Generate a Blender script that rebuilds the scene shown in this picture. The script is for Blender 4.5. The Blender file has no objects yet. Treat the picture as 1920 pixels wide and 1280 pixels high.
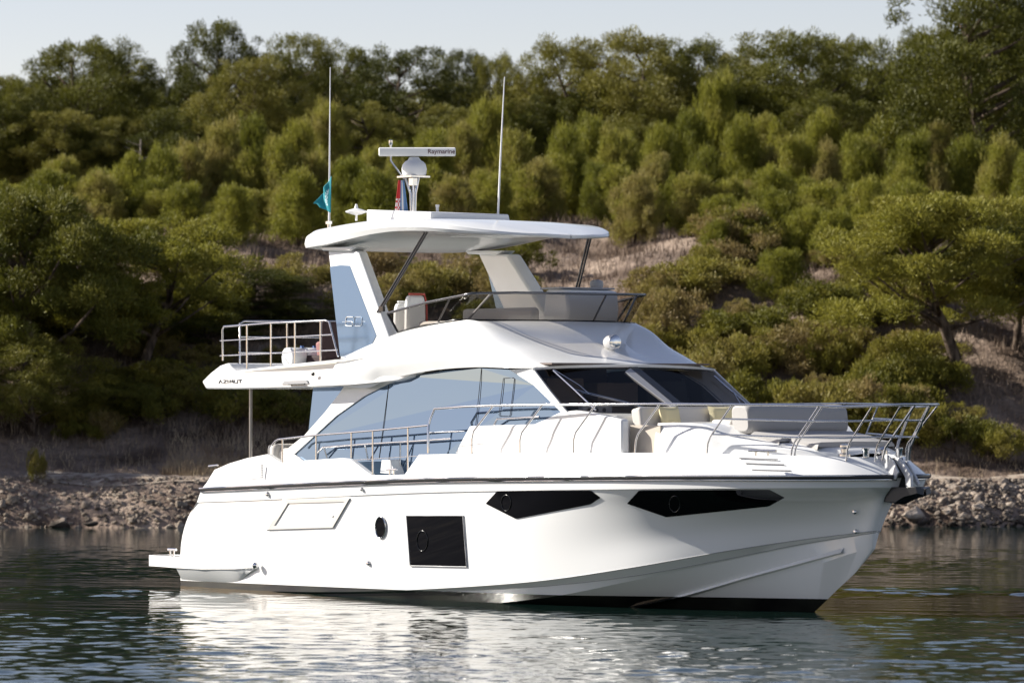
import bpy, math, random
import numpy as np
from mathutils import Vector, Matrix

R = math.radians
scene = bpy.context.scene
col = scene.collection

# ------------------------------------------------------------------ camera, sky, sun, exposure
F, EYE, CU, CV = 8720.0, 3.35, 960.0, 750.0          # focal length in photo pixels, eye height, horizon
cam_d = bpy.data.cameras.new('camera')
cam = bpy.data.objects.new('camera', cam_d); col.objects.link(cam)
cam.location = (0, 0, EYE)
cam.rotation_euler = (R(90) + math.atan((CV-640)/F), 0, 0)
cam_d.sensor_width = 36
cam_d.lens = F/1920*36
cam_d.clip_start = 1; cam_d.clip_end = 5000
cam_d.dof.use_dof = True
cam_d.dof.focus_distance = 80
cam_d.dof.aperture_fstop = 2.0
scene.camera = cam

SUN_EL, SUN_AZ = R(31), math.atan2(-0.97, 0.24)     # azimuth measured from +Y towards +X
sd = Vector((math.sin(SUN_AZ)*math.cos(SUN_EL), math.cos(SUN_AZ)*math.cos(SUN_EL), math.sin(SUN_EL)))
w = bpy.data.worlds.new('World'); scene.world = w; w.use_nodes = True
nt = w.node_tree
sky = nt.nodes.new('ShaderNodeTexSky'); sky.sky_type = 'NISHITA'; sky.sun_disc = False
sky.sun_elevation = SUN_EL; sky.sun_rotation = SUN_AZ % (2*math.pi)
sky.air_density = 0.8; sky.dust_density = 0.35; sky.ozone_density = 1.4; sky.altitude = 300
tint = nt.nodes.new('ShaderNodeMix'); tint.data_type = 'RGBA'; tint.blend_type = 'MULTIPLY'; tint.inputs[0].default_value = 1
tint.inputs[7].default_value = (1.10, .85, .76, 1)
nt.links.new(sky.outputs[0], tint.inputs[6]); nt.links.new(tint.outputs[2], nt.nodes['Background'].inputs[0])
nt.nodes['Background'].inputs[1].default_value = 0.09
sun_d = bpy.data.lights.new('sun', 'SUN'); sun_d.energy = 4.8; sun_d.angle = R(0.5); sun_d.color = (1, .95, .86)
sun = bpy.data.objects.new('sun', sun_d); col.objects.link(sun)
sun.rotation_euler = sd.to_track_quat('Z', 'Y').to_euler()
vs = scene.view_settings
vs.view_transform = 'Standard'; vs.look = 'None'; vs.gamma = 1; vs.exposure = 0.92
scene.cycles.max_bounces = 8
scene.cycles.transparent_max_bounces = 12
scene.cycles.blur_glossy = 1.0
scene.cycles.sample_clamp_indirect = 10.0

# ------------------------------------------------------------------ helpers
def mat(name, base=(.8, .8, .8), rough=.5, metal=0., spec=.5, **k):
    m = bpy.data.materials.new(name); m.use_nodes = True
    b = m.node_tree.nodes['Principled BSDF']
    b.inputs['Base Color'].default_value = (*base, 1)
    b.inputs['Roughness'].default_value = rough
    b.inputs['Metallic'].default_value = metal
    b.inputs['Specular IOR Level'].default_value = spec
    for a, v in k.items():
        b.inputs[a.replace('_', ' ')].default_value = v
    return m

def N(m, t, **k):
    n = m.node_tree.nodes.new(t)
    for a, v in k.items(): setattr(n, a, v)
    return n

def noise_mix(m, c1, c2, scale=5, detail=4, lo=.35, hi=.65, coord='Object', inp='Base Color', stretch=(1, 1, 1)):
    tc = N(m, 'ShaderNodeTexCoord'); mp = N(m, 'ShaderNodeMapping'); mp.inputs['Scale'].default_value = stretch
    no = N(m, 'ShaderNodeTexNoise'); no.inputs['Scale'].default_value = scale; no.inputs['Detail'].default_value = detail
    r = N(m, 'ShaderNodeValToRGB')
    r.color_ramp.elements[0].position = lo; r.color_ramp.elements[0].color = (*c1, 1)
    r.color_ramp.elements[1].position = hi; r.color_ramp.elements[1].color = (*c2, 1)
    L = m.node_tree.links
    L.new(tc.outputs[coord], mp.inputs[0]); L.new(mp.outputs[0], no.inputs['Vector']); L.new(no.outputs['Fac'], r.inputs[0])
    L.new(r.outputs[0], m.node_tree.nodes['Principled BSDF'].inputs[inp])
    return r

def add_bump(m, scale, strength, dist=.02, coord='Object', detail=3):
    tc = N(m, 'ShaderNodeTexCoord'); no = N(m, 'ShaderNodeTexNoise'); b = N(m, 'ShaderNodeBump')
    no.inputs['Scale'].default_value = scale; no.inputs['Detail'].default_value = detail
    b.inputs['Strength'].default_value = strength; b.inputs['Distance'].default_value = dist
    L = m.node_tree.links
    L.new(tc.outputs[coord], no.inputs['Vector']); L.new(no.outputs['Fac'], b.inputs['Height'])
    L.new(b.outputs[0], m.node_tree.nodes['Principled BSDF'].inputs['Normal'])

def mesh_obj(name, V, Fc, m, parent=None, smooth=None, bevel=0, seg=2):
    me = bpy.data.meshes.new(name)
    me.from_pydata([tuple(v) for v in V], [], Fc); me.validate(); me.update()
    if smooth is not None:
        me.shade_smooth()
        if smooth < 179: me.set_sharp_from_angle(angle=R(smooth))
    o = bpy.data.objects.new(name, me); col.objects.link(o)
    for mm in (m if isinstance(m, (list, tuple)) else [m]): me.materials.append(mm)
    if parent: o.parent = parent
    if bevel:
        b = o.modifiers.new('bevel', 'BEVEL'); b.width = bevel; b.segments = seg; b.limit_method = 'ANGLE'; b.angle_limit = R(35)
        b.harden_normals = False
        if smooth is None:
            me.shade_smooth(); me.set_sharp_from_angle(angle=R(35))
    return o

class MB:
    def __init__(s): s.V, s.F = [], []
    def add(s, V, Fc):
        n = len(s.V); s.V += [tuple(v) for v in V]; s.F += [tuple(i+n for i in f) for f in Fc]; return s
    def box(s, c, d, rz=0, ry=0):
        m = Matrix.Rotation(rz, 3, 'Z') @ Matrix.Rotation(ry, 3, 'Y')
        V = [Vector(c) + m @ Vector((x*d[0]/2, y*d[1]/2, z*d[2]/2)) for x in (-1, 1) for y in (-1, 1) for z in (-1, 1)]
        return s.add(V, [(0, 1, 3, 2), (4, 6, 7, 5), (0, 4, 5, 1), (2, 3, 7, 6), (0, 2, 6, 4), (1, 5, 7, 3)])
    def tube(s, P, r, n=8, cap=True):
        P = [Vector(p) for p in P]; rs = r if isinstance(r, (list, tuple)) else [r]*len(P)
        V, Fc = [], []
        up = None
        for i, p in enumerate(P):
            t = (P[min(i+1, len(P)-1)] - P[max(i-1, 0)]).normalized()
            if up is None:
                up = Vector((0, 0, 1)) if abs(t.z) < .9 else Vector((1, 0, 0))
            a = t.cross(up).normalized(); b = a.cross(t).normalized(); up = b
            for k in range(n):
                q = 2*math.pi*k/n
                V.append(p + (a*math.cos(q) + b*math.sin(q))*rs[i])
        for i in range(len(P)-1):
            for k in range(n):
                Fc.append((i*n+k, i*n+(k+1) % n, (i+1)*n+(k+1) % n, (i+1)*n+k))
        if cap: Fc += [tuple(range(n-1, -1, -1)), tuple((len(P)-1)*n+k for k in range(n))]
        return s.add(V, Fc)
    def prism(s, A, B):                      # two matching outlines
        n = len(A)
        Fc = [tuple(range(n)), tuple(range(2*n-1, n-1, -1))] + [(i, i+n, (i+1) % n+n, (i+1) % n) for i in range(n)]
        return s.add(list(A)+list(B), Fc)
    def grid(s, G, closeu=False):            # rows of equal length
        nr, nc = len(G), len(G[0]); V = [p for row in G for p in row]
        Fc = [(i*nc+j, i*nc+j+1, (i+1)*nc+j+1, (i+1)*nc+j) for i in range(nr-1) for j in range(nc-1)]
        return s.add(V, Fc)
    def lathe(s, prof, c, n=20, axis='Z'):
        V, Fc = [], []
        for r_, h in prof:
            for k in range(n):
                q = 2*math.pi*k/n
                a, b = r_*math.cos(q), r_*math.sin(q)
                V.append((c[0]+a, c[1]+b, c[2]+h) if axis == 'Z' else ((c[0]+h, c[1]+a, c[2]+b) if axis == 'X' else (c[0]+a, c[1]+h, c[2]+b)))
        for i in range(len(prof)-1):
            for k in range(n):
                Fc.append((i*n+k, i*n+(k+1) % n, (i+1)*n+(k+1) % n, (i+1)*n+k))
        Fc += [tuple(range(n-1, -1, -1)), tuple((len(prof)-1)*n+k for k in range(n))]
        return s.add(V, Fc)
    def mirror(s):
        V = [(x, -y, z) for x, y, z in s.V]; n = len(s.V)
        s.F += [tuple(i+n for i in reversed(f)) for f in s.F]; s.V += V; return s
    def build(s, name, m, parent=None, **k):
        return mesh_obj(name, s.V, s.F, m, parent, **k)

def pair(b, name, m, parent, **k):             # the starboard piece and its mirror image, two parts
    o = b.build(name, m, parent, **k); c = MB(); c.V = [(x, -y, z) for x, y, z in b.V]; c.F = [tuple(reversed(f)) for f in b.F]
    c.build(name, m, parent, **k); return o

def crom(P, t):                              # Catmull-Rom through P at parameter t in [0,len-1]
    n = len(P); i = min(int(t), n-2); f = t-i
    g = lambda k: Vector(P[k]) if 0 <= k < n else (Vector(P[0])*2-Vector(P[1]) if k < 0 else Vector(P[-1])*2-Vector(P[-2]))
    a, b, c, d = g(i-1), g(i), g(i+1), g(i+2)
    return b + (c-a)*(.5*f) + (a*2-b*5+c*4-d)*(.5*f*f) + (b*3-a-c*3+d)*(.5*f**3)
def spline(P, n): return [crom(P, (len(P)-1)*k/(n-1)) for k in range(n)]
def patch(G, nu, nv):                        # smooth grid through control grid
    rows = [spline(r_, nv) for r_ in G]
    cols = [spline([r_[j] for r_ in rows], nu) for j in range(nv)]
    return [[cols[j][i] for j in range(nv)] for i in range(nu)]

def tag(o, label, cat, group=None, kind=None):
    o['label'] = label; o['category'] = cat
    if group: o['group'] = group
    if kind: o['kind'] = kind
    return o
def structure(o): o['kind'] = 'structure'; return o
def empty(name, loc=(0, 0, 0), rz=0):
    o = bpy.data.objects.new(name, None); col.objects.link(o); o.location = loc; o.rotation_euler = (0, 0, rz); o.empty_display_size = .2
    return o

# ------------------------------------------------------------------ boat frame: X forward, Y port, Z up
TH = R(52)
AX = (math.cos(TH), -math.sin(TH)); PX = (math.sin(TH), math.cos(TH))
ORG = (-4.346, 85.554)
def B(u, v, y):                              # survey of the side profile: photo reading at a known offset y from the centreline
    k = (u-CU)/F; bx = ORG[0]+y*PX[0]; by = ORG[1]+y*PX[1]
    X = (k*by-bx)/(AX[0]-k*AX[1]); d = by+X*AX[1]
    return Vector((X, y, EYE-(v-CV)*d/F))
def BX(u, y): return B(u, 0, y)[0]
BM = Matrix.Translation((ORG[0], ORG[1], 0)) @ Matrix.Rotation(-TH, 4, 'Z')

# ------------------------------------------------------------------ materials
WHITE = mat('gelcoat', (.82, .82, .805), .16, spec=.5, Coat_Weight=.25, Coat_Roughness=.05)
noise_mix(WHITE, (.80, .80, .785), (.84, .84, .83), 1.3, 3)
OFFW = mat('white_plastic', (.78, .78, .77), .35)
CHROME = mat('stainless', (.62, .62, .63), .14, 1.0); add_bump(CHROME, 30, .05)
SATIN = mat('satin_steel', (.62, .62, .62), .5, .3)
FRAME = mat('intake_frame', (.60, .58, .55), .35)
RUBBER = mat('black_rubber', (.03, .03, .032), .35)
DARKST = mat('dark_steel', (.16, .16, .165), .18, 1.0)
POLE = mat('grey_steel', (.30, .29, .28), .3, .9)
ARCHG = mat('satin_blue_glass', (.165, .245, .35), .22, 1.0)
DGLASS = mat('black_glass', (.004, .004, .005), .03, spec=.07); add_bump(DGLASS, .9, .04, .02)
BGLASS = mat('mirror_glass', (.18, .25, .34), .015, 1.0); add_bump(BGLASS, .7, .06, .02)
BLACK = mat('black_gloss', (.012, .012, .013), .25)
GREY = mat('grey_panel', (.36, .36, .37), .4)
SILVER = mat('silver_letters', (.10, .10, .11), .3, .6)
LETTER = mat('bright_letters', (.75, .78, .8), .2, .8)
CREAM = mat('cream_upholstery', (.56, .53, .49), .7); add_bump(CREAM, 60, .15)
PADM = mat('grey_cushion', (.40, .385, .37), .65); add_bump(PADM, 40, .15)
BEIGE = mat('beige_panel', (.50, .44, .37), .6)
PILLOW = mat('straw_cloth', (.62, .55, .34), .85); add_bump(PILLOW, 90, .4)
WOOD = mat('dark_cabin', (.13, .095, .08), .5)
CABIN = mat('cabin_panel', (.62, .52, .45), .6)
RED = mat('red_piping', (.45, .06, .04), .5)
HULLM = mat('hull_gelcoat', (.85, .85, .84), .14, spec=.5, Coat_Weight=.3, Coat_Roughness=.04)
def hull_paint():
    m = HULLM; L = m.node_tree.links; P = m.node_tree.nodes['Principled BSDF']
    tc = N(m, 'ShaderNodeTexCoord'); sp = N(m, 'ShaderNodeSeparateXYZ'); L.new(tc.outputs['Object'], sp.inputs[0])
    ln = N(m, 'ShaderNodeMapRange'); L.new(sp.outputs['X'], ln.inputs['Value'])
    ln.inputs['From Min'].default_value = 0; ln.inputs['From Max'].default_value = 16
    ln.inputs['To Min'].default_value = .10; ln.inputs['To Max'].default_value = .215
    lt = N(m, 'ShaderNodeMath', operation='LESS_THAN'); L.new(sp.outputs['Z'], lt.inputs[0]); L.new(ln.outputs[0], lt.inputs[1])
    no = N(m, 'ShaderNodeTexNoise'); no.inputs['Scale'].default_value = 1.2; no.inputs['Detail'].default_value = 6; L.new(tc.outputs['Object'], no.inputs['Vector'])
    af = N(m, 'ShaderNodeValToRGB'); L.new(no.outputs['Fac'], af.inputs[0])
    af.color_ramp.elements[0].position = .35; af.color_ramp.elements[0].color = (.008, .008, .008, 1)
    af.color_ramp.elements[1].position = .7; af.color_ramp.elements[1].color = (.03, .032, .024, 1)
    n2 = N(m, 'ShaderNodeTexNoise'); n2.inputs['Scale'].default_value = .8; L.new(tc.outputs['Object'], n2.inputs['Vector'])
    wr = N(m, 'ShaderNodeValToRGB'); L.new(n2.outputs['Fac'], wr.inputs[0])
    wr.color_ramp.elements[0].color = (.83, .83, .815, 1); wr.color_ramp.elements[1].color = (.86, .86, .85, 1)
    mx = N(m, 'ShaderNodeMix', data_type='RGBA'); L.new(lt.outputs[0], mx.inputs['Factor']); L.new(wr.outputs[0], mx.inputs[6]); L.new(af.outputs[0], mx.inputs[7])
    L.new(mx.outputs[2], P.inputs['Base Color'])
hull_paint()

def tinted(name, tint, refl, rough=.01):
    m = bpy.data.materials.new(name); m.use_nodes = True; n = m.node_tree; n.nodes.clear()
    o = n.nodes.new('ShaderNodeOutputMaterial'); t = n.nodes.new('ShaderNodeBsdfTransparent'); g = n.nodes.new('ShaderNodeBsdfGlossy')
    mx = n.nodes.new('ShaderNodeMixShader'); mx.inputs[0].default_value = refl
    t.inputs[0].default_value = (*tint, 1); g.inputs['Roughness'].default_value = rough
    n.links.new(t.outputs[0], mx.inputs[1]); n.links.new(g.outputs[0], mx.inputs[2]); n.links.new(mx.outputs[0], o.inputs[0])
    return m
SMOKE = tinted('smoked_glass', (.60, .57, .54), .05)
WSGLASS = tinted('windscreen_glass', (.50, .485, .48), .06)

# ================================================================== YACHT
yacht = empty('motor_yacht', (ORG[0], ORG[1], 0), -TH)
tag(yacht, 'white flybridge motor yacht with blue mirrored side windows lying on the calm water', 'yacht')

# ---- hull curves, starboard half given as (X, half beam, Z)
KX = dict(
 rub=[(1.05,2.36,1.76),(3,2.44,1.84),(5.5,2.5,1.94),(8,2.5,2.03),(10.5,2.45,2.085),(12.6,2.27,2.125),(14.4,1.92,2.15),(15.65,1.50,2.16),(16.4,1.02,2.165),(16.82,.45,2.17),(16.92,0,2.17)],
 band=[(.86,2.33,1.52),(3,2.41,1.60),(5.5,2.47,1.71),(8,2.47,1.81),(10.5,2.42,1.88),(12.6,2.24,1.93),(14.4,1.88,1.965),(15.62,1.46,1.985),(16.34,.98,1.995),(16.74,.43,2.0),(16.84,0,2.0)],
 mid1=[(.55,2.31,1.25),(3,2.39,1.27),(5.5,2.43,1.35),(8,2.42,1.43),(10.5,2.35,1.50),(12.6,2.12,1.60),(14.35,1.69,1.70),(15.55,1.12,1.78),(16.26,.52,1.82),(16.56,.19,1.83),(16.62,0,1.83)],
 mid2=[(.28,2.28,.75),(3,2.34,.68),(5.5,2.38,.72),(8,2.36,.80),(10.5,2.26,.95),(12.55,1.98,1.14),(14.25,1.48,1.33),(15.45,.87,1.46),(16.1,.34,1.53),(16.40,.13,1.56),(16.46,0,1.57)],
 chine=[(.22,2.25,-.02),(3,2.31,.0),(5.5,2.33,.07),(8,2.30,.205),(10.5,2.17,.40),(12.5,1.88,.66),(14.1,1.38,.93),(15.25,.80,1.13),(15.95,.30,1.25),(16.27,.11,1.30),(16.34,0,1.31)],
 chin2=[(.22,2.22,-.06),(3,2.27,-.04),(5.5,2.27,.035),(8,2.22,.155),(10.5,2.06,.315),(12.45,1.74,.53),(14.05,1.24,.81),(15.2,.69,1.06),(15.92,.25,1.21),(16.25,.09,1.27),(16.32,0,1.285)],
 line2=[(.22,2.16,-.5),(3,2.2,-.45),(5.5,2.18,-.3),(8,2.12,-.12),(10.5,1.98,.13),(12.42,1.68,.46),(14.04,1.21,.785),(15.2,.67,1.04),(15.92,.24,1.195),(16.25,.085,1.255),(16.32,0,1.27)],
 bot1=[(.22,1.2,-.7),(3,1.2,-.7),(5.5,1.2,-.65),(8,1.12,-.55),(10.4,1.0,-.36),(12.3,.84,-.06),(13.9,.60,.32),(15.12,.35,.71),(15.88,.14,.95),(16.2,.05,1.02),(16.27,0,1.03)],
 keel=[(.22,0,-.9),(3,0,-.95),(5.5,0,-1.0),(8,0,-1.0),(10.4,0,-.95),(12.2,0,-.8),(13.7,0,-.5),(14.62,0,-.14),(15.42,0,.38),(15.80,0,.63),(15.90,0,.71)],
)
def tuck(k, D_):                              # pull the bow sections in, sliding them aft, for a stronger flare
    for i_, dl in D_.items():
        x_, y_, z_ = KX[k][i_]; KX[k][i_] = (x_-1.28*dl, y_-dl, z_)
for k_ in ('chine', 'chin2', 'line2'): tuck(k_, {5: .06, 6: .19, 7: .20, 8: .09})
tuck('mid2', {5: .10, 6: .22, 7: .22, 8: .10}); tuck('mid1', {5: .08, 6: .14, 7: .16, 8: .10})
NT = 121
def hull_curve(k): return spline(KX[k], NT)
HC = {k: hull_curve(k) for k in KX}
for k in HC:
    for p in HC[k]: p.y = max(p.y, 0)
order = ['rub', 'band', 'mid1', 'mid2', 'chine']
step_ = [Vector((p.x, max(p.y-.022, 0), p.z-.006)) for p in HC['band']]
gq = [step_, HC['mid1'], HC['mid2'], HC['chine']]
cq = [spline([r_[j_] for r_ in gq], 13) for j_ in range(NT)]
SIDE_ROWS = [[cq[j_][i_] for j_ in range(NT)] for i_ in range(12, -1, -1)] + [HC['band'], HC['rub']]
SIDE_ROWS = [([p.x for p in r_], [p.y for p in r_], [p.z for p in r_]) for r_ in SIDE_ROWS]
def side_y(X, Z):                            # half beam of the topsides at X, Z
    zs = [np.interp(X, a_, c_) for a_, b_, c_ in SIDE_ROWS]; ys = [np.interp(X, a_, b_) for a_, b_, c_ in SIDE_ROWS]
    return float(np.interp(Z, zs, ys))
def HB(u, v, off=.012):                      # point on the starboard topsides
    y = -2.4
    for _ in range(25):
        p = B(u, v, y); y = .5*y - .5*(side_y(p.x, p.z)+off)
    p = B(u, v, y); return p

hb = MB()
def rows(keys): return [[Vector((p.x, -p.y, p.z)) for p in HC[k]] for k in keys]
step = [Vector((p.x, -max(p.y-.022, 0), p.z-.006)) for p in HC['band']]
# topsides interpolated smoothly between control curves
g = [[Vector((p.x, -p.y, p.z)) for p in HC[k]] for k in ('band', 'mid1', 'mid2', 'chine')]
g[0] = step
cols_ = [spline([r_[j] for r_ in g], 13) for j in range(NT)]
top_g = [[cols_[j][i] for j in range(NT)] for i in range(13)]
hb.grid([rows(['rub'])[0], rows(['band'])[0]])
hb.grid([rows(['band'])[0], step])
hb.grid(top_g)
hb.grid(rows(['chine', 'chin2']))
hb.grid(rows(['chin2', 'line2']))
hb.grid(rows(['line2', 'bot1', 'keel']))
# transom half
tr = [rows([k])[0][0] for k in ('rub', 'band', 'mid1', 'mid2', 'chine', 'chin2', 'line2', 'bot1', 'keel')]
for a, b in zip(tr[:-1], tr[1:]):
    hb.add([a, b, (b.x, 0, b.z), (a.x, 0, a.z)], [(0, 1, 2, 3)])
hb.mirror()
hull = hb.build('hull', HULLM, yacht, smooth=27)

# ---- bulwark above the rub rail, cap and deck
ZT = [(1.05,1.79),(1.41,2.11),(1.91,2.23),(2.5,2.33),(3.15,2.405),(3.56,2.27),(5.46,2.36),(5.69,2.35),(6.31,2.075),(7.26,2.10),(7.66,2.44),(10.3,2.49),(13.8,2.52),(15.5,2.50),(17,2.46)]
INS = [(0,.05),(11,.06),(13,.14),(14.5,.30),(15.5,.38),(17,.36)]
tt = sorted(set([k/2 for k in range(0, 2*NT-1)]))
xs_r = [p.x for p in HC['rub']]
for X, _ in ZT:
    if X < 15: tt.append(float(np.interp(X, xs_r, range(NT))))
tt = sorted(set(tt))
lo, up, cap, dk = [], [], [], []
for t in tt:
    p = crom(HC['rub'], min(t, NT-1)); q = crom(HC['rub'], min(t+.2, NT-1)); q0 = crom(HC['rub'], max(t-.2, 0))
    d = (q-q0); n = Vector((-d.y, d.x, 0)).normalized()         # outward for the half-beam curve
    if n.y < 0: n = -n
    if t > NT-1.6: n = Vector((1, 0, 0)) if t >= NT-1.01 else n
    ins = np.interp(p.x, *zip(*INS)); zt = float(np.interp(p.x, *zip(*ZT)))
    a = p - n*ins; b = p - n*(ins+.10); a.y = max(a.y, 0); b.y = max(b.y, 0)
    zd = 2.045 if p.x < 7.7 else zt-.05
    lo.append(Vector((p.x, -p.y, p.z+.004))); up.append(Vector((a.x, -a.y, zt)))
    cap.append(Vector((b.x, -b.y, zt-.004))); dk.append(Vector((b.x, -b.y, min(zd, zt-.02))))
bw = MB(); bw.grid([lo, up]); bw.grid([up, cap]); bw.grid([cap, dk]); bw.mirror()
bulwark = bw.build('bulwark', WHITE, yacht, smooth=25)
dm = MB(); dm.grid([dk, [Vector((p.x, 0, p.z+.02)) for p in dk]]).mirror()
deck = dm.build('deck', WHITE, yacht, smooth=30)

rr = MB(); rr.tube([Vector((p.x, -p.y-.02, p.z-.005)) for p in HC['rub'][:-3]], .036, 10)
pair(rr, 'rub_rail', RUBBER, hull, smooth=60)
rs = MB(); rs.tube([Vector((p.x, -p.y-.045, p.z+.012)) for p in HC['rub'][:-3]], .016, 6)
rs.tube([Vector((p.x, -p.y-.012, p.z-.05)) for p in HC['rub'][:-3]], .014, 6); pair(rs, 'rail_strip', CHROME, hull, smooth=60)
# thin grey tubes drawing in the shade lines where the chine breaks
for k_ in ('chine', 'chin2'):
    m_ = MB(); m_.tube([Vector((p.x, -p.y-.004, p.z)) for p in HC[k_][36:-2]], .0065, 5); pair(m_, 'chine_shade_line', GREY, hull)
# spray rail on the bottom
def bot_y(X, Z):
    zs, ys = [], []
    for k in ('keel', 'bot1', 'line2', 'chine'):
        c = HC[k]; xs = [p.x for p in c]; zs.append(np.interp(X, xs, [p.z for p in c])); ys.append(np.interp(X, xs, [p.y for p in c]))
    return float(np.interp(Z, zs, ys))
sr = []
for u, v, y in [(1170,1142,-1.25),(1225,1130,-1.08),(1300,1112,-.92),(1400,1083,-.72),(1500,1056,-.5),(1582,1034,-.30)]:
    for _ in range(40):
        p = B(u, v, y); y = .6*y-.4*bot_y(p.x, p.z)
    sr.append(B(u, v, y))
sr2 = spline(sr, 24)
m_ = MB(); m_.grid([[p+Vector((0, .03, .10)) for p in sr2], [p+Vector((0, -.07, -.01)) for p in sr2], [p+Vector((0, .06, -.035)) for p in sr2]]); pair(m_, 'spray_rail', HULLM, hull, smooth=20)

def hull_patch(top, bot, nu=26, nv=5, off=.012):
    def pl(P, f):
        L = [0]
        for a, b in zip(P[:-1], P[1:]): L.append(L[-1]+math.hypot(a[0]-b[0], a[1]-b[1]))
        return tuple(float(np.interp(f*L[-1], L, [p[k] for p in P])) for k in (0, 1))
    G = []
    for i in range(nv):
        row = []
        for j in range(nu):
            a, b = pl(top, j/(nu-1)), pl(bot, j/(nu-1)); f = i/(nv-1)
            row.append(HB(a[0]+(b[0]-a[0])*f, a[1]+(b[1]-a[1])*f, off))
        G.append(row)
    return G
def hull_panel(name, top, bot, m, parent, off=.012, nu=26, nv=5, mirror=True):
    G = hull_patch(top, bot, nu, nv, off); G2 = [[p+Vector((0, .05, 0)) for p in r_] for r_ in G]
    b = MB(); b.grid(G)
    edge = lambda g: g[0] + [r_[-1] for r_ in g[1:]] + g[-1][-2::-1] + [r_[0] for r_ in g[-2:0:-1]]
    e1, e2 = edge(G), edge(G2); b.grid([e1+[e1[0]], e2+[e2[0]]])
    return pair(b, name, m, parent, smooth=40)
fine = lambda P, n=40: [tuple(P[0])] + [(P[i][0]+(P[i+1][0]-P[i][0])*k/8, P[i][1]+(P[i+1][1]-P[i][1])*k/8) for i in range(len(P)-1) for k in range(1, 9)]
hull_panel('hull_window', [(763,967),(867,967)], [(770,1059),(874,1061)], DGLASS, hull, .014)
w2 = hull_panel('hull_window', [(911,943),(932,920),(1107,919),(1124,932)], [(911,944),(967,972),(1106,945),(1124,933)], DGLASS, hull, .014, 60)
w3 = hull_panel('hull_window', [(1176,943),(1198,919),(1442,918),(1469,932)], [(1176,944),(1249,969),(1440,949),(1469,933)], DGLASS, hull, .014, 60)
# thin frame lines round the square window and porthole rings
def ring_on_hull(u, v, ru, rv, r, off, n=28):
    P = [HB(u+ru*math.cos(q), v+rv*math.sin(q), off) for q in [2*math.pi*k/n for k in range(n+1)]]
    b = MB(); b.tube(P, r, 6, cap=False); return b
fr = MB()
for a, b in (((762,966),(868,966)), ((868,966),(875,1062)), ((875,1062),(769,1060)), ((769,1060),(762,966))):
    fr.tube([HB(a[0]+(b[0]-a[0])*k/6, a[1]+(b[1]-a[1])*k/6, .015) for k in range(7)], .010, 6)
fr.build('window_frame', GREY, hull, smooth=60)
for u, v, ru, rv in ((792,1013,10,19), (949,942,9,15), (1265,944,10,15)):
    ring_on_hull(u, v, ru, rv, .009, .018).build('opening_port', BLACK, hull, smooth=60)
def disc_on_hull(u, v, ru, rv, off, n=28):
    b = MB(); b.add([HB(u, v, off)] + [HB(u+ru*math.cos(2*math.pi*k/n), v+rv*math.sin(2*math.pi*k/n), off) for k in range(n)], [(0, 1+k, 1+(k+1) % n) for k in range(n)]); return b
disc_on_hull(713.5, 988, 9, 19, .016).build('porthole', DGLASS, hull)
ring_on_hull(713.5, 988, 9.5, 20, .014, .018).build('porthole_ring', CHROME, hull, smooth=60)
# air intake: recessed look = proud sloping frame round a flat plate
av_o = [(530,935),(657,933),(625,990),(499,994)]; av_i = [(540,943),(646,940),(617,982),(514,985)]
fo = fine(av_o+[av_o[0]]); fi = fine(av_i+[av_i[0]])
b = MB(); b.grid([[HB(*p, .0) for p in fo], [HB(p[0], p[1], .03) for p in [(a[0]*.8+c[0]*.2, a[1]*.8+c[1]*.2) for a, c in zip(fo, fi)]], [HB(*p, .026) for p in fi], [HB(*p, .002) for p in fi]])
pair(b, 'air_intake', FRAME, hull, smooth=30)
gr = MB()
for k in (4,):
    f = (k+.5)/7
    a = (646+(617-646)*f, 940+(982-940)*f); gr.tube([HB(a[0]-2, a[1], .02), HB(a[0]-6, a[1]+1, .02)], .012, 6)
gr.build('intake_grille', GREY, hull)
b = hull_panel('engine_vent', av_i[:2], [av_i[3], av_i[2]], WHITE, hull, .006)
def stud(u, v, r, name='drain_outlet', m=CHROME):
    p = HB(u, v, 0); MB().lathe([(r*1.2, .0), (r*1.2, -.015), (r*.8, -.04), (r*.3, -.045)], p, 12, 'Y').build(name, m, hull, smooth=40)
for u, v, r in ((503,926,.04), (680,917,.03), (692,1055,.04), (1603,959,.035), (1605,996,.035)): stud(u, v, r)
# louvred slot and hatch outline on the quarter
vt = MB()
for k in range(8):
    p = B(491, 871+k*3.2, -2.47); vt.box(p, (.03, .02, .018))
vt.build('vent_slot', GREY, bulwark)
hp = MB(); hp.tube([B(465, 895, -2.45), B(489, 894, -2.45), B(491, 869, -2.42)], .006, 5); hp.build('hatch_seam', GREY, bulwark)
def bul(u, v, off=.01):                       # point on the slanting bulwark face
    y = -1.7
    for _ in range(40):
        p = B(u, v, y); zt_ = float(np.interp(p.x, *zip(*ZT))); t = min(max((p.z-2.16)/(zt_-2.16), 0), 1)
        y = .6*y-.4*(float(np.interp(p.x, xs_r, [q.y for q in HC['rub']]))-t*float(np.interp(p.x, *zip(*INS)))+off)
    return B(u, v, y)
sl = MB()
for (u0, v0, u1, v1) in ((1386,858,1458,861), (1398,868,1470,870.5), (1410,880,1482,882)):
    sl.tube([bul(u0+(u1-u0)*k/8, v0+(v1-v0)*k/8) for k in range(9)], .012, 6)
sl.build('step_groove', GREY, bulwark, smooth=60)

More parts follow.
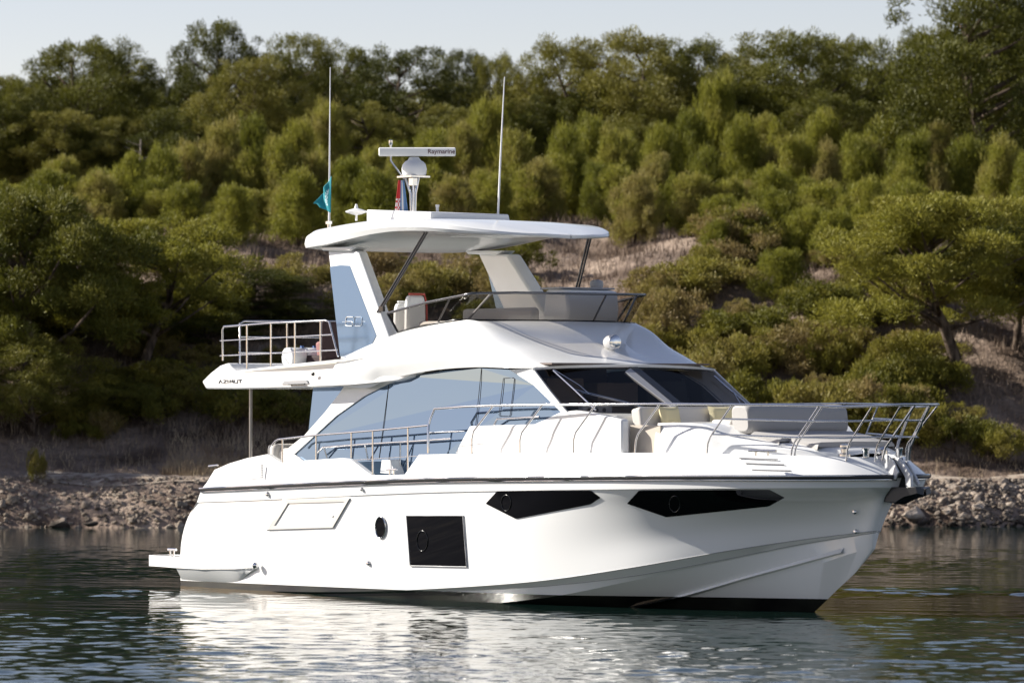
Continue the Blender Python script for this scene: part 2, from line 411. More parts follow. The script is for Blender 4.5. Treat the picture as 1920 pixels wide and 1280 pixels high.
# ---- swim platform with side fairings
sp = MB()
out = [(-.98,-1.75),(-.98,-2.06),(-.93,-2.17),(-.82,-2.24),(-.3,-2.3),(.3,-2.42),(1.2,-2.46),(2.2,-2.44),(2.72,-2.40),(2.80,-2.30)]
out = out + [(2.80,-2.2),(.3,-2.2)]
def ring(pts, z, ins=0): return [Vector((x + (ins if x < -.5 else 0), y + ins*(1 if y < -2.25 else .5), z)) for x, y in pts]
zt = [.53]*6+[.53,.50,.47,.44,.44,.53]
zb = [.33]*6+[.33,.36,.40,.43,.43,.33]
A = [Vector((x, y, z)) for (x, y), z in zip(out, zt)]; Bq = [Vector((x, y, z)) for (x, y), z in zip(out, zb)]
sp.prism(A, Bq)
# fairing below the wing, fading to the hull
fa = [(.3,-2.40,.33),(1.2,-2.44,.33),(2.2,-2.42,.36),(2.72,-2.38,.41)]; fb = [(.25,-2.24,.10),(1.2,-2.27,.10),(2.1,-2.3,.14),(2.6,-2.34,.36)]
sp.grid([spline(fa, 16), spline([(a[0], (a[1]+b[1])/2-.0, (a[2]+b[2])/2-.02) for a, b in zip(fa, fb)], 16), spline(fb, 16)])
sp.mirror()
c = [Vector((-.98, -1.75, .53)), Vector((-.98, 1.75, .53)), Vector((.6, 1.75, .53)), Vector((.6, -1.75, .53))]
sp.prism(c, [Vector((p.x, p.y, .33)) for p in c])
plat = sp.build('swim_platform', WHITE, yacht, smooth=25, bevel=.025)
cl = MB(); p = Vector((-.35, -2.05, .53))
cl.tube([p+Vector((-.13, 0, .11)), p+Vector((.13, 0, .11))], .024, 8); cl.tube([p+Vector((-.06, 0, 0)), p+Vector((-.06, 0, .11))], .018, 8); cl.tube([p+Vector((.06, 0, 0)), p+Vector((.06, 0, .11))], .018, 8)
cl.build('cleat', CHROME, plat, smooth=50)
MB().lathe([(.05, 0), (.06, .03), (.03, .09)], (2.80, -2.42, .45), 12, 'X').build('fairing_cap', CHROME, plat, smooth=40)

# ---- deckhouse
def hy(X, Z): return -(2.02 - .075*(Z-2.3) - .012*(X-4) - max(0, X-9)*.02)
def H(u, v, off=0):
    y = -2.0
    for _ in range(8):
        p = B(u, v, y); y = hy(p.x, p.z)
    p = B(u, v, y); p.y -= off; return p
def slab(P, t): return [Vector((p.x, p.y+t, p.z)) for p in P]
house = empty('deckhouse'); house.parent = yacht
gl_top = [(554,851),(588,820),(633,779),(684,743),(729,720),(770,706),(830,695),(900,690),(958,693),(1003,722),(1054,772)]
gl = gl_top + [(1054,800),(880,870),(775,895),(700,893),(640,868),(574,866)]
G = [H(*p) for p in gl]
MB().prism(G, slab(G, .03)).build('side_window', BGLASS, house)
for u0, v0, u1, v1 in ((729,722,711,860), (903,691,892,800)):
    b = MB(); b.tube([H(u0, v0, .004), H(u1, v1, .004)], .006, 5); b.build('glass_seam', BLACK, house)
b = MB(); P = [(944,711),(944.5,709),(962,708),(965,710),(957,778),(955,780),(938,780),(936,777),(944,711)]
b.tube([H(*p, .004) for p in P], .006, 5); b.build('window_hatch', BLACK, house)
# white pillar band aft of / above the glass
outer = [(533,863),(533,848),(574,815),(613,771),(639,737),(652,718),(729,700),(770,690)]
inner = [(574,866),(554,851),(588,820),(633,779),(684,743),(729,720),(770,706),(800,698)]
oP = [H(*p, .03) for p in outer]; iP = [H(*p, .03) for p in inner]
b = MB(); b.grid([oP, iP]); b.grid([iP, slab(iP, .09)]); b.grid([slab(oP, .09), oP])
b.build('quarter_pillar', WHITE, house, smooth=20)
P = [H(584,724,-.04), H(652,718,-.04), H(620,764,-.04), H(574,818,-.04)]
MB().prism(P, slab(P, .03)).build('quarter_window', BGLASS, house)
# forward pillar between side glass and windscreen
ou = [(958,693),(1003,722),(1054,772)]; inn = [(998,688),(1031,722),(1074,769)]
oP = [H(*p, .03) for p in ou]; iP = [Vector((10.11,-1.96,3.88)), Vector((10.66,-2.02,3.49)), Vector((11.24,-2.07,3.10))]
b = MB(); b.grid([oP, iP]); b.grid([slab(oP, .1), oP]); b.grid([iP, [p+Vector((-.03, .06, 0)) for p in iP]]); pair(b, 'windscreen_pillar', WHITE, house, smooth=30)
# mirrored port side wall, far side: plain glass and pillar
Gm = [Vector((p.x, -p.y, p.z)) for p in G]; MB().prism(slab(Gm, -.03), Gm).build('side_window', BGLASS, house)
# lower house wall under the glass and aft bulkhead
P = [(3.5, 2.05), (3.5, 2.26), (3.9, 2.28), (5.9, 2.34), (6.2, 2.2), (8.0, 2.2), (8.0, 2.05)]
b = MB(); A = [Vector((x, -1.99, z)) for x, z in P]; b.prism(A, slab(A, .06)); pair(b, 'lower_wall', WHITE, house)
MB().box((4.9, 0, 2.9), (.05, 3.6, 1.5)).build('saloon_door', DGLASS, house)
# windscreen: grid between top and bottom edges
wt = [(10.13,-1.93,3.865),(10.24,-1.3,3.88),(10.31,-.65,3.89),(10.34,0,3.895)]
wb = [(11.26,-2.04,3.10),(11.56,-1.35,3.10),(11.76,-.7,3.10),(11.84,0,3.10)]
wt = wt + [(x, -y, z) for x, y, z in wt[-2::-1]]; wb = wb + [(x, -y, z) for x, y, z in wb[-2::-1]]
T = spline(wt, 25); Bo = spline(wb, 25)
b = MB(); b.grid([T, Bo]); b.build('windscreen', WSGLASS, house, smooth=60)
b = MB(); b.tube([p+Vector((-.01, 0, -.02)) for p in T], .012, 6); b.tube([p+Vector((.01, 0, .02)) for p in Bo], .025, 6)
b.build('windscreen_seal', BLACK, house, smooth=60)
def on_ws(y, f, off=.0):
    k = (y+1.98)/3.96*24; a = crom(T, max(0, min(24, k))); c_ = crom(Bo, max(0, min(24, k)))
    p = a.lerp(c_, f); return p + Vector((.55, 0, .8)).normalized()*off
b = MB()
A = [on_ws(-.09, 0, .014), on_ws(.09, 0, .014), on_ws(.09, 1, .014), on_ws(-.09, 1, .014)]
b.prism(A, [p-Vector((.12, 0, .10)) for p in A]); b.build('windscreen_mullion', BLACK, house)
A = [on_ws(-.30, .10, .010), on_ws(-.095, .02, .010), on_ws(-.095, 1, .010), on_ws(-.19, 1, .010)]
b = MB(); b.prism(A, [p-Vector((.03, 0, .03)) for p in A]); b.build('mullion_trim', GREY, house)
# interior seen through the windscreen
b = MB(); b.box((8.2, 0, 2.3), (6.6, 3.6, .05)); b.box((9.0, 0, 3.95), (2.6, 3.4, .03)); b.box((7.4, 0, 3.1), (.05, 3.6, 1.6)); b.build('cabin_lining', WOOD, house)
b = MB()
b.box((8.1, -1.1, 3.25), (.5, 1.0, .95)); b.box((8.1, .15, 3.25), (.5, .8, .95)); b.box((8.1, 1.3, 3.2), (.5, .9, .9)); b.build('cabin_cabinet', CABIN, house, bevel=.02)
b = MB(); b.box((10.7, 0, 3.0), (1.0, 3.5, .16)); b.box((10.0, -.75, 3.1), (.35, .9, .26)); b.build('helm_dash', WOOD, house, bevel=.03)
b = MB(); P0 = on_ws(-1.55, .9, -.35)
b.box((10.75, -1.15, 3.17), (.12, .62, .16))
b.build('dash_console', OFFW, house, bevel=.01)
for k in range(3): MB().lathe([(.035, 0), (.035, .012)], (10.81, -1.33+k*.16, 3.19), 14, 'X').build('dash_gauge', BLACK, house)
# wipers
b = MB()
b.tube([on_ws(-1.72, .10, .05), on_ws(-1.66, .5, .05), on_ws(-1.62, .94, .05)], .018, 6)
b.tube([on_ws(-1.66, .52, .06), on_ws(-1.05, .78, .07), on_ws(-.55, 1.02, .06)], .014, 6)
b.tube([on_ws(-1.62, .60, .08), on_ws(-1.0, .84, .08), on_ws(-.55, 1.04, .07)], .010, 6)
b.tube([on_ws(-1.72, .10, .07), on_ws(-1.55, .45, .09), on_ws(-1.50, .62, .07)], .009, 6)
b.build('wiper', CHROME, house, smooth=60)
b = MB(); b.tube([on_ws(1.7, .2, .05), on_ws(1.72, .6, .05), on_ws(1.74, .98, .05)], .018, 6); b.tube([on_ws(1.72, .55, .06), on_ws(1.35, 1.0, .06)], .013, 6)
b.build('wiper', CHROME, house, smooth=60)
MB().lathe([(.05, 0), (.06, .05), (.05, .12), (.03, .14)], on_ws(-.52, 1.02, .02), 12).build('wiper_motor', OFFW, house, smooth=40)

# ---- coachroof side coaming ahead of the glass, passage step, foredeck trunk
b = MB()
P = [B(850,846,-2.10), B(880,798,-2.08), B(1000,795,-2.08), B(1050,772,-2.05), B(1078,769,-2.05), B(1120,775,-2.05), B(1165,786,-2.05), B(1166,846,-2.05)]
P = [B(852,850,-2.10)] + P[1:7] + [B(1166,850,-2.08)]
b.prism(P, slab(P, .16)); pair(b, 'side_coaming', WHITE, house, bevel=.03)
pl = [Vector((11.1, -1.98, 3.10)), Vector((11.7, -1.92, 3.14)), Vector((12.1, -1.8, 3.10)), Vector((12.1, 1.8, 3.10)), Vector((11.7, 1.92, 3.14)), Vector((11.1, 1.98, 3.10))]
b = MB(); b.prism(pl, [Vector((p.x, p.y, 2.5)) for p in pl]); b.build('coachroof', WHITE, house, smooth=30)
b = MB(); b.box((12.75, -1.72, 2.70), (.75, .04, .5)); pair(b, 'passage_panel', BEIGE, house)

fore = empty('foredeck_lounge'); fore.parent = yacht
# trunk: cross-sections (X, half width at base, half width at top, top z)
TS = [(13.02,1.78,1.70,2.985),(13.5,1.74,1.62,2.99),(13.95,1.66,1.50,2.96),(14.4,1.5,1.3,2.80),(15.0,1.28,1.08,2.70),(15.6,1.0,.82,2.64),(16.0,.72,.55,2.58),(16.15,.45,.3,2.5)]
G = []
for x, wb_, wt_, z in TS:
    G.append([Vector((x, -wb_, 2.46)), Vector((x, -wb_+.02, 2.46+(z-2.46)*.6)), Vector((x, -wt_, z)), Vector((x, -wt_*.5, z+.015)), Vector((x, 0, z+.02))])
G2 = [[crom([r_[j] for r_ in G], (len(G)-1)*i/30) for j in range(5)] for i in range(31)]
b = MB(); b.grid(G2); b.add(G[0], [(0, 1, 2, 3, 4)]); b.add([G[0][0], G[0][4], Vector((G[0][0].x, 0, 2.46))], [(0, 1, 2)]); b.mirror()
b.build('trunk', WHITE, fore, smooth=30)
def cushion(c_, d, name, m, parent, bev=.06, ry=0, rz=0):
    b = MB(); b.box((0, 0, 0), d); o = b.build(name, m, parent, bevel=bev, seg=4); o.location = c_; o.rotation_euler = (0, ry, rz); return o
for y in (-.79, .79):
    cushion((12.32, y, 3.02), (.24, 1.56, .42), 'seat_back', CREAM, fore, .05, R(-12))
    cushion((12.75, y, 2.84), (.65, 1.56, .16), 'seat_cushion', CREAM, fore, .05)
# transverse padded bolster: rounded profile extruded across
prof = []
for k in range(20):
    q = 2*math.pi*k/20; c_, s_ = math.cos(q), math.sin(q)
    prof.append((math.copysign(abs(c_)**.55, c_)*.23, math.copysign(abs(s_)**.55, s_)*.235))
def bol(y, sc): return [Vector((14.28+px_*sc-.10*pz_, y, 3.05+pz_*sc)) for px_, pz_ in prof]
b = MB(); b.grid([r_+[r_[0]] for r_ in [bol(y, s_) for y, s_ in ((-1.06,.80),(-1.04,.93),(-.98,1),(-.5,1.0),(0,1.0),(.5,1.0),(.98,1),(1.04,.93),(1.06,.80))]])
b.add(bol(-1.06, .80), [tuple(range(20))]); b.add(bol(1.06, .80), [tuple(range(20))])
b.build('bolster', PADM, fore, smooth=50)
b = MB(); b.box((13.75, 0, 2.99), (.5, 2.0, .1)); b.build('sunpad', CREAM, fore, bevel=.04)
# bow pads on the slanted front of the trunk
def pad(x0, x1, y0, y1, z0, z1, name):
    G = []
    for i in range(7):
        f = i/6; x = x0+(x1-x0)*f; z = z0+(z1-z0)*f
        s_ = 1-.06*f
        G.append([Vector((x, y0*s_-.02*(i in (0, 6)), z-.05)), Vector((x, y0*s_, z+.03)), Vector((x, y0*s_*.93, z+.075)), Vector((x, 0, z+.085)), Vector((x, y1*s_*.93, z+.075)), Vector((x, y1*s_, z+.03)), Vector((x, y1*s_, z-.05))])
    G = [[p*1 for p in G[0]]]+G+[[p*1 for p in G[-1]]]
    for p in G[0]+G[-1]: p.z = min(p.z, z0+(z1-z0)*(p.x-x0)/(x1-x0)-.0)
    b = MB(); b.grid(G); return b.build(name, PADM, fore, smooth=50)
pad(14.58, 15.2, -1.1, 1.1, 2.78, 2.70, 'bow_pad'); pad(15.24, 15.85, -.86, .86, 2.69, 2.62, 'bow_pad')
b = MB(); b.tube([B(1404,844,-1.75), B(1455,845,-1.62)], .022, 8)
b.tube([B(1417,845,-1.7), B(1417,854,-1.7)], .016, 6); b.tube([B(1440,845,-1.66), B(1440,854,-1.66)], .016, 6)
b.build('deck_cleat', CHROME, fore, smooth=50)
b = MB(); b.lathe([(.10, 0), (.10, .05), (.06, .07), (.06, .13), (.09, .16), (.09, .19), (.03, .21)], (16.12, -.5, 2.46), 16)
b.build('windlass', CHROME, fore, smooth=40)
b = MB(); b.lathe([(.06, 0), (.06, .10), (.08, .12), (.02, .16)], (16.2, .25, 2.46), 16); b.build('capstan', CHROME, fore, smooth=40)

# ---- flybridge: slab, shoulders, hood, arch
fly = empty('flybridge'); fly.parent = yacht
prof = [(378,715),(386,729),(440,729.5),(584,726),(652,721),(724,714),(745,706),(745,664),(636,672.5),(560,681),(440,695),(433,688),(427,680),(412,685),(394,699)]
P = [B(*p, -2.28) for p in prof]
for p in P:
    if p.x > 5.3: p.y += .24*(p.x-5.3)/1.2
b = MB(); 
Q = [Vector((p.x, -p.y, p.z)) for p in P]
b.prism(P, Q)
slab_o = b.build('deck_overhang', WHITE, fly, bevel=.03)
# lamp recess and small fittings on the overhang side
b = MB(); P = [B(528,720.5,-2.295), B(533,714,-2.295), B(574,712.5,-2.295), B(578,719.5,-2.295)]; b.prism(P, slab(P, .03)); b.build('lamp_recess', GREY, fly)
b = MB(); b.tube([B(541,720.5,-2.31), B(571,719.5,-2.31)], .013, 6); b.build('strip_lamp', BLACK, fly)
b = MB(); b.lathe([(.035, 0), (.03, -.03), (.012, -.04)], B(588,701,-2.28), 12, 'Y'); b.build('side_fitting', BLACK, fly, smooth=40)
# lettering AZIMUT as raised strokes
def strokes(name, segs, org, du, dv, wd, r, m, parent, y):
    b = MB()
    for S in segs:
        b.tube([B(org[0]+x*du, org[1]-z*dv, y) for x, z in S], r, 5)
    return b.build(name, m, parent)
LET = {'A': [[(0,0),(.5,1),(1,0)]], 'Z': [[(0,1),(1,1),(0,0),(1,0)]], 'I': [[(.5,0),(.5,1)]], 'M': [[(0,0),(.1,1),(.5,.35),(.9,1),(1,0)]], 'U': [[(0,1),(0,.15),(.15,0),(.85,0),(1,.15),(1,1)]], 'T': [[(0,1),(1,1)], [(.5,0),(.5,1)]]}
x = 410
for ch, adv in (('A', 8.4), ('Z', 7.6), ('I', 4.6), ('M', 8.4), ('U', 7.8), ('T', 7)):
    wch = 2 if ch == 'I' else 6.2
    strokes('name_letter', LET[ch], (x, 718.3+(410-x)*.02), wch, 6.0, 1, .0075, SILVER, fly, -2.287)
    x += adv
# shoulders: lip -> top edge, and hood
L_ = [(4.9,-2.22,3.60),(5.7,-2.12,3.56),(6.1,-2.05,3.66),(6.7,-2.03,3.77),(7.66,-2.02,3.865),(8.69,-2.01,3.90),(9.4,-1.99,3.885),(10.14,-1.97,3.875)]
M1 = [(4.9,-2.24,3.85),(5.7,-2.18,3.95),(6.2,-2.13,4.05),(6.8,-2.10,4.10),(7.66,-2.08,4.15),(8.65,-2.04,4.14),(9.38,-1.88,4.11),(10.20,-1.6,3.91)]
M2 = [(4.9,-2.14,4.02),(5.7,-2.06,4.25),(6.25,-1.97,4.40),(6.9,-1.95,4.44),(7.7,-1.93,4.47),(8.6,-1.86,4.50),(9.34,-1.48,4.25),(10.27,-1.15,3.93)]
S_ = [(4.9,-2.02,4.10),(5.6,-1.92,4.32),(6.3,-1.82,4.51),(6.95,-1.80,4.60),(7.7,-1.77,4.66),(8.35,-1.70,4.67),(9.2,-.80,4.30),(10.32,-.6,3.94)]
ga = patch([L_, M1, M2, S_], 13, 57)
b = MB(); b.grid(ga); b.grid([[p for p in ga[0]], [p+Vector((0, .10, .03)) for p in ga[0]]]); pair(b, 'shoulder', WHITE, fly, smooth=28)
# hood front face and brow between the shoulders
C0 = [Vector(S_[5]), Vector((8.46,-1.0,4.68)), Vector((8.52,0,4.685))]
C1 = [Vector(S_[6]), Vector((9.26,-.4,4.305)), Vector((9.29,0,4.31))]
C2 = [Vector(S_[7]), Vector((10.34,-.3,3.945)), Vector((10.36,0,3.945))]
b = MB()
ga5 = [Vector(crom([Vector(q) for q in S_], 5+k/12)) for k in range(13)]; ga6 = [Vector(crom([Vector(q) for q in S_], 6+k/12)) for k in range(13)]
rws = []
for k in range(13):
    f = k/12; e = ga5[k]
    base = C0[2].lerp(C1[2], f)+Vector((0, 0, .05*math.sin(math.pi*f)))
    midp = C0[1].lerp(C1[1], f)+Vector((0, 0, .05*math.sin(math.pi*f)))
    rws.append(spline([e, midp, base], 9))
b.grid(rws)
rws2 = []
for k in range(13):
    f = k/12; e = ga6[k]; rws2.append(spline([e, C1[1].lerp(C2[1], f), C1[2].lerp(C2[2], f)], 9))
b.grid(rws2)
edge_ = [ga[i_][-1] for i_ in range(len(ga))] + rws2[-1][1:]
b.grid([edge_, [Vector((p.x-.01, p.y, p.z-.045)) for p in edge_], [Vector((p.x-.14, p.y*.98, p.z-.05)) for p in edge_]])
b.mirror(); b.build('hood', WHITE, fly, smooth=28)
b = MB(); b.box((7.0, 0, 3.99), (3.8, 3.5, .06)); b.build('fly_deck', OFFW, fly)
# searchlight
b = MB(); b.lathe([(.09, 0), (.09, .03), (.05, .06), (.05, .12)], (9.62, .12, 4.10), 16); b.build('lamp_base', OFFW, fly, smooth=40)
b = MB(); prof_ = [(.03, -.13), (.09, -.12), (.125, -.05), (.135, .04), (.13, .10)]
b.lathe(prof_, (9.62, .12, 4.32), 20, 'X'); sl_ = b.build('searchlight', OFFW, fly, smooth=50)
b = MB(); b.lathe([(.128, 0), (.11, .015), (.02, .02)], (9.72, .12, 4.32), 20, 'X'); b.build('searchlight_lens', CHROME, fly, smooth=50)
# fly windshield: top rail and smoked glass
wtp = [B(727,588,-1.90), B(800,568,-1.92), B(885,551,-1.90)] + [Vector((8.70,-1.2,5.14)), Vector((8.80,0,5.14)), Vector((8.72,1.2,5.145)), Vector((8.50,1.78,5.15))]
wbp = [B(746,623,-1.82), B(800,610,-1.80), B(858,600.5,-1.75)] + [Vector((8.34,-1.2,4.685)), Vector((8.44,0,4.69)), Vector((8.36,1.2,4.685)), Vector((8.15,1.72,4.67))]
wtp += [Vector((wtp[1].x, -wtp[1].y, wtp[1].z)), Vector((wtp[0].x, -wtp[0].y, wtp[0].z))]
wbp += [Vector((wbp[1].x, -wbp[1].y, wbp[1].z)), Vector((wbp[0].x, -wbp[0].y, wbp[0].z))]
def dens(P, n=6): return [P[i].lerp(P[i+1], k/n) for i in range(len(P)-1) for k in range(n)]+[P[-1]]
Td, Bd = dens(wtp), dens(wbp)
MB().grid([Td, Bd]).build('windshield', SMOKE, fly, smooth=40)
b = MB(); b.tube([p+Vector((0, 0, .01)) for p in Td], .022, 8); b.build('windshield_rail', DARKST, fly, smooth=60)
b = MB(); b.tube([p+Vector((0, 0, .008)) for p in Bd], .018, 6); b.tube([wtp[0], wbp[0]], .022, 6); b.build('windshield_seal', BLACK, fly, smooth=60)
for a, c_ in ((9, 8.0), (14.5, 13.2), (27.5, 27.5), (33, 33.5), (38, 38.5)):
    b = MB(); b.tube([crom(Td, a)+Vector((-.01, .02, 0)), crom(Bd, c_)+Vector((-.01, .02, 0))], .018, 6); b.build('windshield_post', DARKST if a > 15 else GREY, fly, smooth=60)
# fly furniture
b = MB(); b.box((6.9, .95, 4.42), (1.4, .5, .5)); b.box((6.2, -.2, 4.40), (.5, 1.4, .55)); b.build('settee', CREAM, fly, bevel=.06)
b = MB(); b.box((7.0, -.2, 4.72), (2.0, .16, .42)); b.build('settee_back', CREAM, fly, bevel=.06)
b = MB(); b.box((7.0, -1.35, 4.52), (1.5, .14, .36)); b.build('settee_back', CREAM, fly, bevel=.05)
A = [Vector((x_, .28, z_)) for x_, z_ in ((7.45,4.1),(7.62,5.24),(7.82,5.27),(8.2,5.22),(8.25,4.9),(8.1,4.1))]
b = MB(); b.prism(A, [Vector((p.x, 1.42, p.z)) for p in A]); b.build('helm_console', OFFW, fly, bevel=.05)
b = MB(); b.box((7.8, .85, 5.265), (.55, 1.22, .03)); b.build('console_top', GREY, fly, bevel=.012)
b = MB(); b.lathe([(.10, -.08), (.12, 0), (.11, .06), (.05, .09)], (7.95, 1.15, 5.33), 16); b.build('compass', GREY, fly, smooth=50)
# arch legs
def arch_leg(sgn):
    o_ = [(607,468),(665,470),(745,662),(745,672),(641,676),(641,668)] if sgn < 0 else [(607,468),(668,470),(775,662),(775,672),(690,676),(686,668)]
    P = [B(*p, -1.80) for p in o_]
    for p in P: p.y = -(1.72 + (6.0-p.z)*.065)
    I = [Vector((p.x-(.10 if k in (1, 2) else 0)+.02, p.y+.26, p.z)) for k, p in enumerate(P)]
    b = MB(); b.prism(P, I)
    if sgn > 0: b.V = [(x_, -y_, z_) for x_, y_, z_ in b.V]; b.F = [tuple(reversed(f)) for f in b.F]
    if sgn > 0: b.V = [(x_+.14, y_, z_) for x_, y_, z_ in b.V]
    leg = b.build('arch_leg', WHITE, fly, bevel=.045, seg=3)
    q = [(614,500),(634,497),(651,498),(708,629),(690,667),(642,668)]
    P = [B(*p, -1.80) for p in q]
    for p in P: p.y = -(1.72 + (6.0-p.z)*.065) - .008
    b = MB(); b.prism(P, slab(P, .02))
    if sgn > 0: b.V = [(x_, -y_, z_) for x_, y_, z_ in b.V]; b.F = [tuple(reversed(f)) for f in b.F]
    b.build('arch_glass', ARCHG, leg)
    # capital joining the roof
    A = [B(*p, -1.72) for p in ((604,463),(670,463),(660,471),(609,470))]
    b = MB(); b.prism([Vector((p.x, sgn*1.78, p.z)) for p in A], [Vector((p.x, sgn*1.42, p.z)) for p in A]); b.build('arch_capital', WHITE, leg, bevel=.02)
    return leg
leg_s = arch_leg(-1); arch_leg(1)
S60 = [[(0,.45),(.28,.45)], [(1.0,1),(.45,1),(.32,.85),(.32,.12),(.45,0),(.92,0),(.98,.1),(.98,.42),(.9,.5),(.34,.5)], [(1.12,.88),(1.12,.12),(1.24,0),(1.72,0),(1.84,.12),(1.84,.88),(1.72,1),(1.24,1),(1.12,.88)], [(1.9,.5),(2.2,.5)]]
b = MB()
for S in S60:
    pts = []
    for x_, z_ in S:
        p = B(643+x_*20, 611-z_*17+0*x_, -1.80); p.y = -(1.72+(6.0-p.z)*.065)-.014; pts.append(p)
    b.tube(pts, .008 if len(S) > 2 else .004, 5)
b.build('model_number', LETTER, leg_s)
# hardtop
HS = [(3.36,1.55,6.02,6.09,6.10),(3.44,1.80,6.02,6.20,6.22),(3.72,1.91,6.03,6.31,6.34),(4.2,1.93,6.06,6.36,6.40),(4.9,1.96,6.13,6.41,6.47),(5.6,1.97,6.20,6.44,6.49),(6.3,1.95,6.235,6.44,6.48),(7.0,1.87,6.22,6.40,6.44),(7.55,1.70,6.18,6.33,6.37),(8.0,1.40,6.15,6.25,6.28),(8.35,1.02,6.13,6.19,6.21),(8.6,.55,6.12,6.16,6.165),(8.68,.0,6.11,6.14,6.14)]
def hrow(x, wd, ze, zf, zc):
    w_ = max(wd, .01); t_ = zf-ze
    up_ = [(-w_*1.0, ze+t_*.35), (-w_*.985, ze+t_*.8), (-w_*.94, zf), (-w_*.5, zc-.01), (0, zc)]
    dn = [(0, ze-.03), (-w_*.5, ze-.03), (-w_*.82, ze-.02), (-w_*.95, ze-.005), (-w_*.985, ze)]
    return [Vector((x, a, z)) for a, z in up_+dn]
# rows cut by plan curve: bend rows so the nose is round
G = [hrow(*h) for h in HS]
G = [[crom([r_[j] for r_ in G], (len(G)-1)*i/55) for j in range(10)] for i in range(56)]
for r_ in G:
    for p in r_: p.y = min(p.y, 0)
b = MB(); b.grid([r_+[r_[0]] for r_ in G]); b.add([p for p in G[0]], [tuple(range(10))]); b.mirror()
top_o = b.build('hardtop', WHITE, yacht, smooth=35)
# raised sliding-roof housing
A = [Vector((x_, y_, 6.36)) for x_, y_ in ((4.12,-.95),(5.9,-.9),(5.9,.9),(4.12,.95))]
C_ = [Vector((4.05,-.9,6.70)), Vector((5.88,-.85,6.60)), Vector((5.88,.85,6.60)), Vector((4.05,.9,6.70))]
b = MB(); b.prism(A, C_); b.build('roof_housing', OFFW, top_o, bevel=.02)
# under-roof lamp panels
b = MB(); b.box((6.8, .2, 6.20), (2.2, 1.2, .03)); b.build('roof_liner', OFFW, top_o)
# struts of the hardtop
for sgn in (-1, 1):
    b = MB()
    for dx in (0, .07):
        b.tube([Vector(((5.60 if sgn < 0 else 6.4)+dx, sgn*1.80, 4.86)), Vector(((6.82 if sgn < 0 else 7.05)+dx, sgn*1.70, 6.2))], .02, 8)
    b.build('roof_strut', DARKST, top_o, smooth=60)
b = MB(); p = B(716,579,-1.86); b.box(p, (.12, .05, .09)); b.build('strut_foot', BLACK, top_o)
# mast, radar, dome, antennas
mastp = empty('radar_mast'); mastp.parent = yacht
mc = Vector((4.23, 0, 0))
b = MB()
for dx, dy in ((-.07, -.06), (.07, -.06), (0, .07)):
    b.tube([(mc.x+dx*.4, dy*.4, 6.55), (mc.x+dx*.6, dy*.6, 7.0), (mc.x+dx*1.6, dy*1.6, 7.28)], .025, 8)
b.box((mc.x, 0, 7.295), (.42, .42, .03)); b.box((mc.x+.12, -.1, 7.2), (.12, .1, .13)); b.build('mast_frame', CHROME, mastp, smooth=50)
rad = MB(); cx, cy = mc.x, 0
rp = [(.20, 0), (.215, .03), (.225, .12), (.205, .20), (.16, .25), (.12, .27), (.08, .33)]
rad.lathe(rp, (cx+.02, cy, 7.315), 24); rad.build('radar_pedestal', OFFW, mastp, smooth=35)
# scanner bar turned to lie across the line of sight
bar = MB(); bx_ = Vector((AX[0], PX[0], 0))      # world +X in boat axes
by_ = Vector((AX[1], PX[1], 0))
bc = Vector((cx+.08, cy+.02, 7.735))
ang = R(-1.5)
prof = [(-.06,-.075),(.06,-.075),(.075,-.05),(.075,.055),(.05,.075),(-.05,.075),(-.075,.055),(-.075,-.05)]
rws = [[bc + bx_*s_ + by_*(a*q) + Vector((0, 0, z*q)) for a, z in prof] for s_, q in ((-.68,.75),(-.665,1),(.665,1),(.68,.75))]
bar.grid([r_+[r_[0]] for r_ in rws]); bar.add(rws[0], [tuple(range(8))]); bar.add(rws[-1], [tuple(range(8))])
scan = bar.build('radar_scanner', OFFW, mastp, smooth=40)
def text_mesh(body, size, name, m, parent, origin, ex, ey, depth=.004):
    cu = bpy.data.curves.new('t', 'FONT'); cu.body = body; cu.size = size; cu.extrude = depth
    to = bpy.data.objects.new('t', cu); col.objects.link(to)
    me = bpy.data.meshes.new_from_object(to.evaluated_get(bpy.context.evaluated_depsgraph_get()))
    bpy.data.objects.remove(to)
    ez = ex.cross(ey)
    for v_ in me.vertices:
        c_ = v_.co.copy(); v_.co = origin + ex*c_.x + ey*c_.y + ez*c_.z
    me.name = name; o = bpy.data.objects.new(name, me); col.objects.link(o); me.materials.append(m); o.parent = parent; return o
MAROON = mat('maroon_letters', (.10, .02, .025), .5)
text_mesh('Raymarine', .115, 'scanner_lettering', MAROON, scan, bc+bx_*.185-by_*.078+Vector((0, 0, -.035)), bx_, Vector((0, 0, 1)))
b = MB(); b.tube([(cx-.15, -.1, 7.26), bc+bx_*(-.47)-by_*(-.12)+Vector((0, 0, -.15)), bc+bx_*(-.47)-by_*(-.12)+Vector((0, 0, .13))], .018, 8)
b.lathe([(.03, 0), (.035, .02), (.035, .09), (.02, .10)], bc+bx_*(-.47)-by_*(-.12)+Vector((0, 0, .12)), 12)
b.build('light_pole', CHROME, mastp, smooth=50)
b = MB(); b.lathe([(.02, 0), (.02, .10), (.10, .12), (.19, .15), (.20, .17), (.12, .20), (.04, .22), (.015, .30)], B(668,414,-.5), 24); b.build('satellite_disc', OFFW, top_o, smooth=45)
b = MB(); b.lathe([(.025, 0), (.025, .16), (.035, .17), (.035, .20)], B(820,405,.3), 12); b.build('horn_antenna', OFFW, top_o, smooth=45)
pa0 = B(617,424,-1.6); pa1 = B(619,126,-1.6)
b = MB(); b.tube([pa0, pa0.lerp(pa1, .3), pa1], [.02, .016, .008], 8); whip = b.build('whip_antenna', OFFW, top_o, smooth=60)
